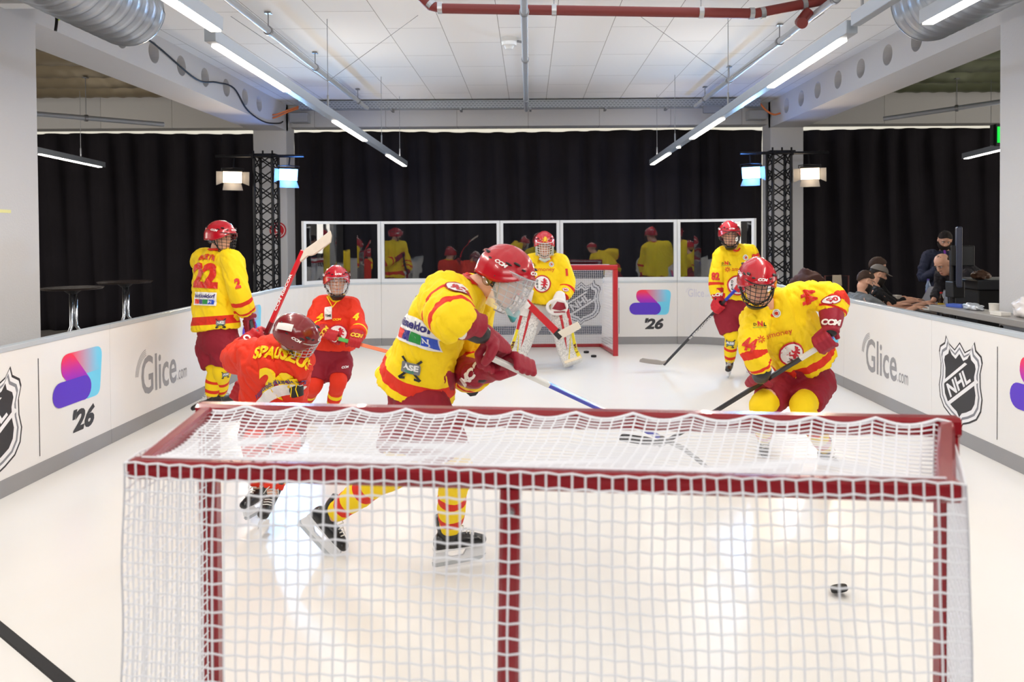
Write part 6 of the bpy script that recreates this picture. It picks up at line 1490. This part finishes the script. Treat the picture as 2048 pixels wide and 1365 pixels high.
# monitor on a stand, seen edge on
mx_ = P(1917, 512, 7.38); t = thing('monitor_stand', 'large flat monitor seen edge-on, on a black rolling stand', 'monitor', (mx_.x, mx_.y, FLZ))
R = Matrix.Rotation(radians(61.5), 3, 'Z')
bm = bmesh.new(); bx(bm, mx_, (.95, .045, .56), R); obj('screen', bm, mat('dark_blue_screen_back', srgb(30, 36, 58), .35), t, bevel=.01)
for dx in (0,):
    bm = bmesh.new(); tube(bm, [(mx_.x, mx_.y+.10, FLZ+.08), (mx_.x, mx_.y+.10, mx_.z+.05)], .03, 10); obj('pole', bm, trm, t, smooth='auto')
bm = bmesh.new(); bx(bm, (mx_.x, mx_.y+.06, mx_.z-.33), (.12, .14, .16)); obj('hinge_block', bm, blk, t, bevel=.01)
bm = bmesh.new(); bx(bm, (mx_.x+.05, mx_.y+.02, mx_.z), (.09, .2, .2), R); obj('mount', bm, blk, t, bevel=.01)
bm = bmesh.new()
for s in (-1, 1): tube(bm, [(mx_.x-.0, mx_.y+.1, FLZ+.08), (mx_.x+s*.3, mx_.y+.1-.2, FLZ+.035)], .02, 8); tube(bm, [(mx_.x, mx_.y+.1, FLZ+.08), (mx_.x+s*.3, mx_.y+.35, FLZ+.035)], .02, 8)
obj('foot', bm, trm, t)
t = thing('flight_case', 'black equipment case behind the steel workbench beside the column', 'equipment case', (4.83, 7.75, FLZ))
bm = bmesh.new(); bb(bm, (4.45, 7.52, FLZ), (5.25, 8.0, 1.10)); obj('case_body', bm, blk, t, bevel=.012)
bm = bmesh.new(); bb(bm, (4.43, 7.50, 1.10), (5.27, 8.02, 1.20)); obj('case_lid', bm, mat('charcoal_lid', srgb(44, 46, 52), .5), t, bevel=.012)
crumple('goalie_mitt', 'brown and gold glove lying on the black equipment case', 'glove', (4.52, 7.6, 1.201), (.08, .08, .055), mat('worn_brown_leather', srgb(120, 84, 60), .5, var=.5, vscale=14), 8)
# heap of jackets on a chair and the rail with cords
c = P(1616, 562, 10.6)
crumple('jacket_heap', 'heap of brown and maroon jackets behind the player in 44', 'jackets', (c.x, c.y, .72), (.26, .2, .26), mat('brown_maroon_cloth', srgb(98, 62, 54), .85, bump=.5, bscale=12, var=.6, vscale=7), 12)
table('side_table', 'small dark table carrying the jacket heap', 'table', c.x-.3, c.x+.3, c.y-.25, c.y+.25, .72, dtab)
t = thing('clothes_rail', 'low brown rail with a bundle of pale cords hanging over it', 'rail', (4.75, 11.2, FLZ)); a = P(1650, 552, 11.2); b = P(1697, 552, 11.2); rm = mat('red_brown_rail', srgb(96, 44, 40), .5)
bm = bmesh.new(); tube(bm, [(a.x, a.y, FLZ), a, b, (b.x, b.y, FLZ)], .012, 8); bb(bm, (a.x-.01, a.y-.2, FLZ), (a.x+.01, a.y+.2, FLZ+.03)); bb(bm, (b.x-.01, a.y-.2, FLZ), (b.x+.01, a.y+.2, FLZ+.03)); obj('rail_frame', bm, rm, t)
bm = bmesh.new()
for i in range(22):
    x = a.x+.12+.11*i/21; L = .14+.10*random.random(); w_ = .03*noise.noise(V3((i*.7, 0, 0))); tube(bm, [(x+w_*.5, a.y+.02, a.z-L*.8), (x, a.y+.012, a.z+.008), (x, a.y-.014, a.z+.008), (x+w_, a.y-.02, a.z-L)], .005, 5)
obj('cord_bundle', bm, mat('pale_cord', srgb(214, 200, 176), .8), t)
cable([V3((4.3, 7.78, 1.15)), V3((4.25, 7.7, .98)), V3((4.22, 7.6, .86)), V3((4.3, 7.55, .70)), V3((4.38, 7.42, .5))], .008, blkp, 'black cable hanging beside the monitor stand')
